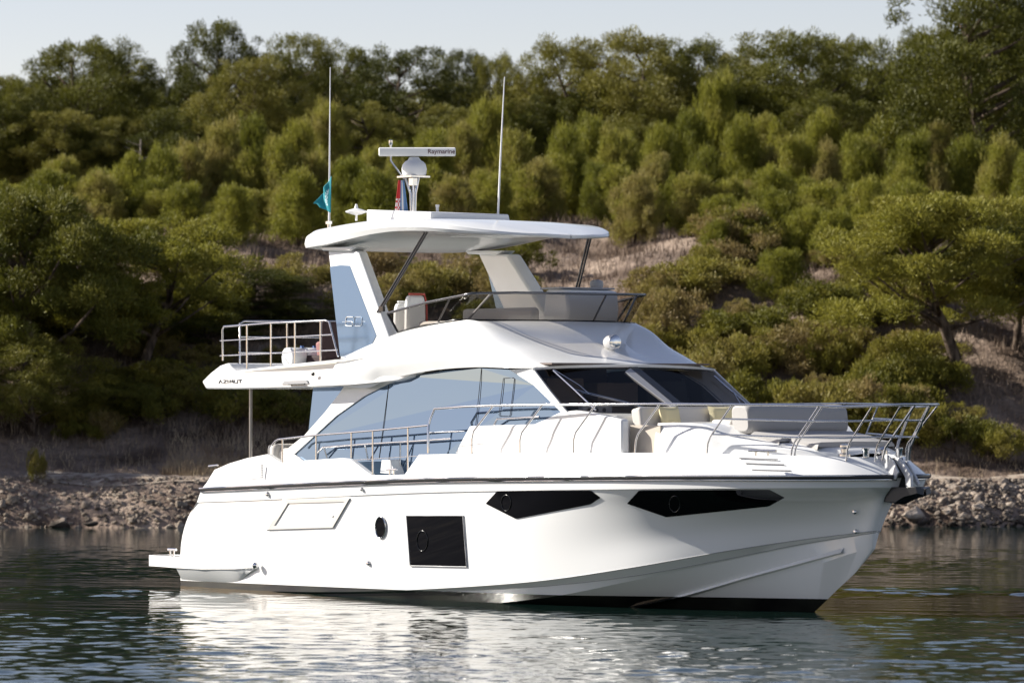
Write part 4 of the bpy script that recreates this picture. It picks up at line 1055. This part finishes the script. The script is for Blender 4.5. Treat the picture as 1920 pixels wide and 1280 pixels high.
# ------------------------------------------------------------------ trees
def leaf_mat(name, c1, c2, c3, trl=.25):
    m = mat(name, c2, .6, spec=.25); L = m.node_tree.links; P = m.node_tree.nodes['Principled BSDF']
    oi = N(m, 'ShaderNodeObjectInfo'); tc = N(m, 'ShaderNodeTexCoord'); no = N(m, 'ShaderNodeTexNoise'); no.inputs['Scale'].default_value = .9; no.inputs['Detail'].default_value = 5
    L.new(tc.outputs['Object'], no.inputs['Vector'])
    ad = N(m, 'ShaderNodeMath', operation='MULTIPLY_ADD'); ad.inputs[1].default_value = .62; L.new(oi.outputs['Random'], ad.inputs[0])
    sb = N(m, 'ShaderNodeMath', operation='SUBTRACT'); L.new(no.outputs['Fac'], sb.inputs[0]); sb.inputs[1].default_value = .30; L.new(sb.outputs[0], ad.inputs[2])
    r = N(m, 'ShaderNodeValToRGB'); L.new(ad.outputs[0], r.inputs[0]); e = r.color_ramp.elements
    e[0].position = .2; e[0].color = (*c1, 1); e[1].position = .85; e[1].color = (*c3, 1); q = e.new(.5); q.color = (*c2, 1)
    L.new(r.outputs[0], P.inputs['Base Color'])
    tr = N(m, 'ShaderNodeBsdfTranslucent'); L.new(r.outputs[0], tr.inputs[0]); mx = N(m, 'ShaderNodeMixShader'); mx.inputs[0].default_value = trl
    out = m.node_tree.nodes['Material Output']; L.new(P.outputs[0], mx.inputs[1]); L.new(tr.outputs[0], mx.inputs[2]); L.new(mx.outputs[0], out.inputs[0])
    return m
PINE = leaf_mat('pine_needles', (.052, .058, .008), (.122, .124, .016), (.210, .190, .036), .26)
YOUNG = leaf_mat('young_needles', (.155, .162, .022), (.262, .256, .038), (.285, .238, .076), .38)
BUSH = leaf_mat('shrub_leaves', (.125, .125, .018), (.235, .212, .036), (.255, .190, .080), .33)
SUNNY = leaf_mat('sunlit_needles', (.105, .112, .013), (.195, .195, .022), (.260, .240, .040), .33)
BARK = mat('bark', (.10, .075, .055), .95, spec=.1); noise_mix(BARK, (.05, .036, .028), (.19, .145, .11), 6, 6, stretch=(1, 1, .3))
DEAD = mat('bleached_wood', (.30, .26, .22), .9, spec=.1)

def tufts(r, C, Rad, n_per, size, wid, flat=.65, up=.45, sub=9, lean=1.0):
    P, D = [], []
    for c_, ra in zip(C, Rad):
        m_ = int(n_per*ra*ra); 
        sd = r.normal(size=(sub, 3)); sd[:, 2] = sd[:, 2]*.7+.25; sd /= np.linalg.norm(sd, axis=1)[:, None]
        k = r.integers(0, sub, m_); d2 = r.normal(size=(m_, 3)); d2[:, 2] += .35; d2 /= np.linalg.norm(d2, axis=1)[:, None]
        rad2 = r.uniform(.5, 1, m_)[:, None]
        q = sd[k]*.72*r.uniform(.75, 1.05, (m_, 1)) + d2*.50*rad2
        q[:, 2] *= flat; q[:, :2] *= lean
        P.append(c_+q*ra); D.append(d2*.6+sd[k]*.4)
    P = np.concatenate(P); D = np.concatenate(D); n = len(P)
    ax_ = D + r.normal(0, .45, (n, 3)); ax_[:, 2] += up; ax_ /= np.linalg.norm(ax_, axis=1)[:, None]
    nm = D + r.normal(0, .55, (n, 3)); sdv = np.cross(ax_, nm); sdv /= np.linalg.norm(sdv, axis=1)[:, None]+1e-6
    s_ = size*r.uniform(.6, 1.3, (n, 1)); w_ = wid*r.uniform(.7, 1.3, (n, 1))
    co = np.stack([P-ax_*s_*.5, P+sdv*w_*.5, P+ax_*s_*.5, P-sdv*w_*.5], 1).reshape(-1, 3)
    return co
def crown_mesh(name, co, m):
    me = quads(name, co, np.arange(len(co)).reshape(-1, 4), False); me.materials.append(m); return me
def trunk_mesh(pts, r0, r1, limbs):
    b = MB(); n = len(pts); b.tube(pts, [r0+(r1-r0)*k/(n-1) for k in range(n)], 8)
    for P, ra in limbs: b.tube(P, [ra*(1-.75*k/(len(P)-1)) for k in range(len(P))], 6)
    me = bpy.data.meshes.new('trunk'); me.from_pydata(b.V, [], b.F); me.shade_smooth(); me.materials.append(BARK); return me
def make_kind(kind, seed):
    """every kind is modelled about 6 m tall (shrubs 1.5 m) and scaled when placed; returns trunk mesh, crown mesh, height, width"""
    r = np.random.default_rng(seed); rr_ = random.Random(seed)
    C, Rad = [], []
    if kind == 'pine':                                   # broad domed Aleppo pine
        Hh, Rm = 6.2, 2.7
        n = 84
        for k in range(n):
            f = (k+.5)/n; h = .20+.75*f**.85
            prof = math.sqrt(max(0, 1-((h-.48)/.52)**2)) if h > .48 else .62+.38*(h-.20)/.28
            a = k*2.4+r.normal(0, .4); rad = Rm*prof*r.uniform(.25, 1.0)**.55*(1+.24*math.sin(2*a+seed)+.16*math.sin(3*a+2*seed)+.12*math.sin(h*17+seed))
            C.append((rad*math.cos(a), rad*math.sin(a), h*Hh+r.normal(0, .15))); Rad.append(r.uniform(.36, .98)*(1.05 if h < .7 else .85))
        co = tufts(r, np.array(C), Rad, 1150, .16, .034, .80, sub=11)
        bend = [(0, 0, -.3), (r.normal(0, .1), r.normal(0, .1), 1.0), (r.normal(0, .3), r.normal(0, .2), 2.4), (r.normal(0, .4), r.normal(0, .3), 3.8), (r.normal(0, .4), 0, 5.2)]
        t0, t1 = .17, .05
    elif kind == 'umbrella':                             # leaning flat-topped pine with layers
        Hh, Rm = 6.2, 4.0
        for lay, (h, R_, n) in enumerate(((.93, 2.6, 20), (.80, 3.9, 30), (.62, 3.9, 24), (.46, 3.2, 14))):
            for k in range(n):
                a = r.uniform(0, 6.28); rad = R_*math.sqrt(r.uniform(.02, 1))
                C.append((rad*math.cos(a)+.4, rad*math.sin(a)*.8, (h-.10*(rad/R_)**2)*Hh+r.normal(0, .14))); Rad.append(r.uniform(.55, 1.0))
        co = tufts(r, np.array(C), Rad, 1150, .16, .040, .62)
        bend = [(0, 0, -.4), (.15, 0, .8), (.55, .1, 1.9), (1.1, 0, 3.1), (1.0, .1, 4.2), (.7, 0, 5.1)]; t0, t1 = .22, .07
    elif kind == 'young':                                # feathery conical young pine
        Hh, Rm = 5.0, 1.15
        n = 66; l1, l2 = r.uniform(0, 6.28), r.uniform(0, 6.28)
        for k in range(n):
            f = (k+.5)/n; h = .10+.80*f; prof = ((1-h)**.55*.95+.12)*min(1, .55+h*1.6); a = k*2.4+r.normal(0, .5)
            rad = Rm*prof*r.uniform(.30, 1.0)*(1+.25*math.sin(2*a+l1)+.15*math.sin(3*a+l2))
            C.append((rad*math.cos(a), rad*math.sin(a), h*Hh+r.normal(0, .12))); Rad.append(r.uniform(.28, .56))
        for k in range(3): C.append((r.normal(0, .12), r.normal(0, .12), Hh*(.90+.04*k))); Rad.append(.26)
        co = tufts(r, np.array(C), Rad, 1250, .30, .022, 2.0, up=2.2, sub=14, lean=.72)
        bend = [(0, 0, -.3), (.03, 0, 1.2), (r.normal(0, .08), 0, 2.6), (r.normal(0, .1), 0, 4.0), (0, 0, 4.7)]; t0, t1 = .07, .02
    else:                                                # shrub
        Hh, Rm = 1.5, 1.1
        for k in range(22):
            a = r.uniform(0, 6.28); rad = Rm*math.sqrt(r.uniform(0, 1)); h = Hh*(.25+.6*r.uniform(0, 1)*(1-(rad/Rm)**2*.6))
            C.append((rad*math.cos(a), rad*math.sin(a), h)); Rad.append(r.uniform(.28, .48))
        co = tufts(r, np.array(C), Rad, 2000, .12, .034, .9, up=.7)
        bend = [(0, 0, -.2), (.05, 0, .4), (.1, .05, .9)]; t0, t1 = .05, .02
    limbs = []
    tpz = [q[2] for q in bend]
    at = lambda z: Vector([float(np.interp(z, tpz, [q[j] for q in bend])) for j in (0, 1, 2)])
    sel = rr_.sample(range(len(C)), min(len(C), 18 if kind != 'shrub' else 6))
    for k in sel:
        c_ = Vector(C[k]); hd = math.hypot(c_.x, c_.y); z0 = max(.6 if kind != 'shrub' else .1, min(c_.z-.45*hd-.2, tpz[-1]-.2))
        p0 = at(z0); mid = p0.lerp(c_, .5)+Vector((r.normal(0, .08), r.normal(0, .08), -.12*hd*.4))
        limbs.append(([p0, mid, c_], (.07 if kind in ('pine', 'umbrella') else .022)*(.7+.3*hd/2)))
    return trunk_mesh(bend, t0, t1, limbs), crown_mesh('crown', co, {'pine': PINE, 'umbrella': PINE, 'young': YOUNG, 'shrub': BUSH}[kind]), Hh, Rm*2
KINDS = {k: [make_kind(k, 100+17*s_+len(k)*7) for s_ in range(n)] for k, n in (('pine', 8), ('umbrella', 3), ('young', 8), ('shrub', 5))}
tr_r = random.Random(99)
NAMES = dict(pine='pine_tree', umbrella='pine_tree', young='young_pine', shrub='shrub'); CATS = dict(pine='tree', umbrella='tree', young='tree', shrub='shrub')
def plant(kind, x_, y_, h, wd, label, group=None, rz=None, base=None):
    tm, cm, H0, W0 = tr_r.choice(KINDS[kind])
    z = gz(x_, y_) if base is None else base
    o = empty(NAMES[kind], (x_, y_, z-.05), tr_r.uniform(0, 6.28) if rz is None else rz); o.scale = (wd/W0, wd/W0, h/H0)
    for nm, me in (('trunk', tm), ('crown', cm)):
        c_ = bpy.data.objects.new(nm, me); col.objects.link(c_); c_.parent = o
    tag(o, label, CATS[kind], group); return o
def sunny(o):                                  # sunlight painted into a pine crown by lighter, yellower needles
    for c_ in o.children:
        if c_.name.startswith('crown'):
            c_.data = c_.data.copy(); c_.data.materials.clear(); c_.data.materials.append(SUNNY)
def survey(kind, u, vtop, D, wpx, label, group=None, rz=None):
    x_ = (u-CU)/F*D; zt_ = EYE+(CV-vtop)*D/F; h = max(zt_-gz(x_, D), 1.0)*tr_r.uniform(.93, 1.07)
    return plant(kind, x_, D, h*1.03, wpx*D/F, label, group, rz)
#@@TREES
SKY_PINES = [
 (-25,145,176,190,'dark domed pine cut by the photo edge at the stern end of the skyline'),
 (60,160,178,170,'dark pine filling the dip beside the edge tree on the stern side skyline'),
 (150,68,174,250,'broad dark pine standing tallest on the skyline beyond the stern'),
 (235,105,180,170,'dark pine at the shoulder of the broadest skyline pine'),
 (320,165,179,160,'low dark pine in the skyline dip next to the dead trunk'),
 (415,58,173,190,'tall pine with a pointed top on the skyline over the aft deck'),
 (470,130,168,190,'bright-topped pine in front of the tall pointed skyline pine'),
 (560,85,175,200,'rounded pine on the skyline behind the whip antenna with the pennant'),
 (650,100,180,150,'small pine on the skyline between the pennant antenna and the radar'),
 (765,95,172,250,'wide olive pine straight behind the radar scanner'),
 (870,105,178,120,'narrow pale pine at the lowest dip of the skyline'),
 (930,110,177,130,'small pine on the skyline beside the tall forward whip antenna'),
 (1055,68,173,220,'bright green pine with layered top right behind the forward whip antenna'),
 (1190,68,171,260,'broad pine with bare pale limbs above the front of the hardtop'),
 (1300,88,174,200,'rounded pine on the skyline above the searchlight'),
 (1385,110,180,140,'low pine in the skyline dip above the windscreen'),
 (1490,48,172,300,'broad olive pine crowning the skyline above the bow'),
 (1600,72,176,190,'dark pine at the shoulder of the broad skyline pine above the bow'),
 (1665,120,181,120,'small dark pine in the last skyline dip beyond the bow'),
 (1745,45,178,200,'pale feathery pine in front of the highest tree of the skyline'),
 (1850,-40,160,360,'huge dark pine rising out of the picture above the bow'),
 (1905,35,166,290,'dense dark pine filling the corner under the huge pine above the bow'),
 (1835,60,169,230,'dark pine leaning out behind the huge pine above the bow'),
 (1940,-20,164,260,'dark pine cut by the photo edge beside the huge layered pine'),
]
for u, vt_, D, wp, lab in SKY_PINES: survey('pine', u, vt_, D, wp, lab, 'pines along the skyline')
YP = [
 (35,355,150,110,'olive young pine at the photo edge above the dark umbrella pine'),(85,318,152,110,'bright young pine above the dark umbrella pine with a narrow tip'),
 (135,372,149,100,'short young pine left of the dead trunk with yellowish tips'),(190,335,151,110,'young pine standing straight in front of the dead trunk'),
 (245,300,154,110,'grey green young pine beside the dead trunk'),(300,278,156,120,'slender young pine under the low skyline dip on the stern side'),
 (355,262,157,120,'taller young pine in the thicket above the aft rails'),(415,240,158,130,'young pine with pale rounded head above the aft rails'),
 (470,232,160,120,'yellowish young pine above the aft rail corner'),(520,255,157,120,'bright young pine just astern of the pennant'),
 (345,345,150,110,'low dense young pine at the front of the thicket astern'),(440,355,148,110,'low young pine just above the umbrella pine crown'),
 (560,232,161,130,'tall bright young pine directly behind the pennant'),(615,205,164,120,'young pine with pointed top just behind the whip antenna'),
 (660,300,155,110,'bushy young pine between pennant and radar'),(705,325,152,130,'golden olive young pine behind the radar mast foot'),
 (745,270,160,120,'young pine rising behind the radar scanner bar'),(810,255,160,130,'young pine just forward of the radar scanner'),
 (865,235,163,120,'slender dark young pine midway between radar and forward antenna'),(915,205,166,120,'tall young pine touching the forward whip antenna'),
 (850,330,152,120,'shaded young pine above the roof housing'),(965,260,160,130,'olive young pine just ahead of the forward whip antenna'),
 (1010,300,155,120,'dark lower young pine above the hardtop front'),(1060,245,161,120,'young pine with forked tip above the hardtop front'),
 (1110,235,163,120,'pale young pine ahead of the hardtop nose'),(1160,265,158,130,'young pine above the open terrace ahead of the hardtop'),
 (1190,330,150,120,'brownish young pine growing at the terrace edge'),(1235,240,161,120,'feathery young pine above the searchlight'),
 (1290,225,163,120,'yellow green young pine leaning above the cabin roof'),(1340,175,166,130,'tallest young pine of the thicket above the windscreen'),
 (1395,235,160,120,'young pine next to the tallest one above the windscreen'),(1440,210,163,120,'bright spiky young pine above the foredeck'),
 (1370,330,150,120,'low olive young pine in the front row above the windscreen'),(1490,265,157,130,'broad young pine above the grey bolster'),
 (1550,225,162,120,'pale slim young pine above the bow pads'),(1530,345,149,150,'large bushy young pine in front above the bolster'),
 (1610,255,158,130,'young pine above the pulpit rail'),(1660,245,161,120,'grey olive young pine beyond the pulpit rail'),
 (1710,270,156,130,'young pine on the bow side below the huge layered pine'),(1760,250,159,120,'feathery young pine at the foot of the huge layered pine'),
 (1820,265,156,130,'shaded young pine below the huge layered pine trunk'),(1880,285,152,130,'young pine near the photo edge beyond the bow'),
 (1450,330,151,120,'narrow young pine between the two front bushes above the foredeck'),(1300,335,150,120,'open young pine at the terrace end above the cabin roof'),
 (1620,350,148,130,'bright young pine just above the big shore pine beyond the bow'),(1700,345,147,130,'olive young pine tucked behind the big shore pine beyond the bow'),
 (1930,300,150,130,'young pine cut by the photo edge beyond the bow'),(-10,340,150,120,'young pine cut by the photo edge beyond the stern'),
 (560,330,151,130,'dense light green young pine just below the pennant'),
]
for u, vt_, D, wp, lab in YP: survey('young', u, vt_, D, wp*1.0, lab, 'young pines on the hillside')
for u, vt_, D, wp, lab in ((1400,372,147,105,'spindly young pine with a visible trunk at the terrace end above the windscreen'),(1455,350,149,110,'open young pine showing its dark trunk above the bolster'),(1512,390,146,110,'airy young pine on the bare slope above the bolster'),(1570,400,145,120,'airy young pine beside the big bright umbrella pine'),(1345,410,145,100,'short airy young pine on the bare slope behind the searchlight'),(1470,470,141,120,'wispy young pine in the middle of the bare slope above the foredeck')):
    survey('young', u, vt_, D, wp, lab, 'young pines on the hillside')
# second rows, closing the gaps under the big crowns
for k in range(26):
    u = -60+k*82+tr_r.uniform(-25, 25); survey('pine', u, 150+tr_r.uniform(-8, 25), 186+tr_r.uniform(-4, 12), 190, 'dark pine standing half hidden in the second row behind the skyline pines', 'pines of the second row')
for k in range(46):
    u = -40+k*44+tr_r.uniform(-18, 18); vt_ = 330+tr_r.uniform(-60, 40)
    survey('young', u, vt_, 153+(345-vt_)*.10+tr_r.uniform(-2, 2), tr_r.uniform(85, 120), 'slender young pine crowded among its taller neighbours on the hillside', 'crowded young pines of the hillside')
# big shore pines
survey('umbrella', 95, 372, 131, 480, 'large dark umbrella pine leaning on the shore at the photo edge beyond the stern', 'shore pines', 2.6)
sunny(survey('umbrella', 265, 412, 134, 400, 'flat-topped umbrella pine with sunlit crown spreading behind the aft rails', 'shore pines', .3))
survey('umbrella', -40, 360, 134, 420, 'dark umbrella pine mostly outside the photo beyond the stern', 'shore pines', 1.2)
survey('pine', 60, 640, 129.5, 260, 'dark low pine under the leaning umbrella pine at the shore', 'shore pines')
for u, vt_, D, wp, lab in ((20,520,136,300,'dark pine filling the gap above the leaning umbrella pine trunk'),(170,560,137,320,'shaded pine behind the trunk of the leaning umbrella pine'),(330,560,138,300,'shaded pine under the flat sunlit umbrella crown'),(470,590,139,260,'dark pine behind the aft rails beneath the terrace'),(215,720,131.5,240,'low shaded pine at the shore between umbrella pine and stern')):
    survey('pine', u, vt_, D, wp, lab, 'shore pines')
survey('pine', 395, 640, 136, 260, 'dark pine with bare trunk just astern of the overhang', 'shore pines')
survey('pine', 520, 640, 138, 220, 'yellow green pine seen under the deck overhang', 'shore pines')
sunny(survey('umbrella', 1800, 368, 134, 520, 'large bright umbrella pine with dark trunk above the pulpit', 'shore pines', 3.4))
survey('umbrella', 1905, 420, 137, 330, 'dark pine with spreading crown at the photo edge behind the bright umbrella pine', 'shore pines', 1.0)
SHR = [(1315,470,142,190,'tall bushy shrub behind the searchlight'),(1250,520,139,150,'olive shrub beside the tall bush behind the searchlight'),(1400,560,138,170,'grey green shrub above the wiper end'),
 (1480,600,136,180,'broad shrub behind the grey bolster'),(1560,590,137,170,'bright broom-like shrub above the bow pads'),(1630,560,138,190,'dense bright shrub below the umbrella pine beyond the bow'),
 (1420,680,132,170,'low shrub just beyond the windscreen foot'),(1530,700,131,190,'wide low shrub behind the pulpit rail'),(1640,690,131,200,'wide shrub touching the pulpit rail end'),(1720,740,130,150,'shrub beyond the tip of the pulpit'),
 (1790,770,129.5,140,'brownish shrub on the bank beyond the anchor'),(1880,795,129,100,'small bright shrub at the foot of the umbrella pine trunk'),(1330,620,134,160,'shrub behind the hood silhouette'),
 (740,500,141,130,'bright shrub seen between strut and arch behind the fly deck'),(810,485,142,150,'bright green shrub framed by the hardtop struts'),(880,470,143,150,'tall shrub framed between strut and far arch leg'),(700,520,139,110,'shrub showing just ahead of the blue arch panel'),
 (960,500,141,130,'shrub behind the far arch leg'),(1060,540,139,130,'low shrub behind the helm console'),(560,505,141,130,'bright shrub behind the blue arch panel'),
 (450,700,131,170,'shrub seen under the overhang beside the cockpit pole'),(540,730,131,150,'yellowish shrub between cockpit pole and quarter window'),(380,720,132,150,'dark shrub astern of the overhang tip'),
 
 (68,915,124.6,40,'tiny yellow green shrub growing from the shaded shore bank')]
for u, vt_, D, wp, lab in SHR: survey('shrub', u, vt_, D, wp, lab, 'shrubs on the slope')
for k in range(160):
    u = tr_r.uniform(-20, 1940) if k < 120 else tr_r.uniform(1180, 1700); D = tr_r.uniform(129.5, 148)
    if 600 < u < 1200 and D < 138: continue
    if D > 139.5 and (370 < u < 660 or 1040 < u < 1190): continue
    x_ = (u-CU)/F*D; plant('shrub', x_, D, tr_r.uniform(.6, 1.7), tr_r.uniform(1.2, 2.6), 'low olive shrub scattered on the dry brown slope', 'low shrubs of the slope')
# dark rows that close the foot of the skyline, and pines just outside the picture that shade the stern side bank
for k in range(34):
    u = -50+k*61+tr_r.uniform(-25, 25); survey('pine', u, 205+tr_r.uniform(-30, 45), 169.5+tr_r.uniform(-2, 3), 190, 'dark pine standing half hidden between the young pines and the skyline', 'pines at the foot of the skyline')
for k in range(10):
    u = -30+k*34+tr_r.uniform(-10, 10); survey('young', u, 330+tr_r.uniform(-15, 30), 154+tr_r.uniform(-3, 4), 140, 'shaded young pine on the hill above the dark umbrella pine', 'young pines above the umbrella pine')
for x_, y_, h_, w_ in ((-18.4, 126.8, 4.6, 5), (-21.5, 130.5, 6, 7)):
    plant('umbrella', x_, y_, h_, w_, 'umbrella pine on the shore outside the picture shading the bank', 'pines shading the stern side bank')
# the wood goes on a little way past both picture edges
for side in (-1, 1):
    for k in range(20):
        D = (133, 141, 150, 157, 164, 171, 178)[k % 7]+tr_r.uniform(-2, 2)
        x_ = side*(D*.1101+2.2+tr_r.uniform(0, 7)); kd = 'young' if 146 < D < 168 else 'pine'
        if side < 0 and D < 136: continue
        plant(kd, x_, D, tr_r.uniform(3.0, 4.2) if kd == 'young' else tr_r.uniform(5, 6.5), tr_r.uniform(2, 2.6) if kd == 'young' else tr_r.uniform(4, 5.5),
              ('young pine' if kd == 'young' else 'pine')+' of the wood going on past the '+('stern' if side < 0 else 'bow')+' side picture edge', 'pines past the picture edges')
# dead trunk
b = MB(); D = 160; x_ = (262-CU)/F*D; z0 = gz(x_, D)
e = empty('dead_pine', (x_, D, z0)); e.scale = (.7, .7, .66); tag(e, 'bare bleached dead pine trunk with stub branches on the hill beyond the stern', 'dead tree')
b.tube([(0, 0, -.2), (.05, 0, 1.5), (0, 0, 3.0), (.04, 0, 4.6)], [.09, .075, .06, .03], 8); b.build('trunk', DEAD, e, smooth=60)
for k in range(9):
    z = 1.4+k*.36; s_ = -1 if k % 3 else 1; b = MB(); b.tube([(.03, 0, z), (s_*.35, -.1, z+.12), (s_*.75, -.15, z+.30)], [.03, .02, .008], 5); b.build('branch', DEAD, e, smooth=60)
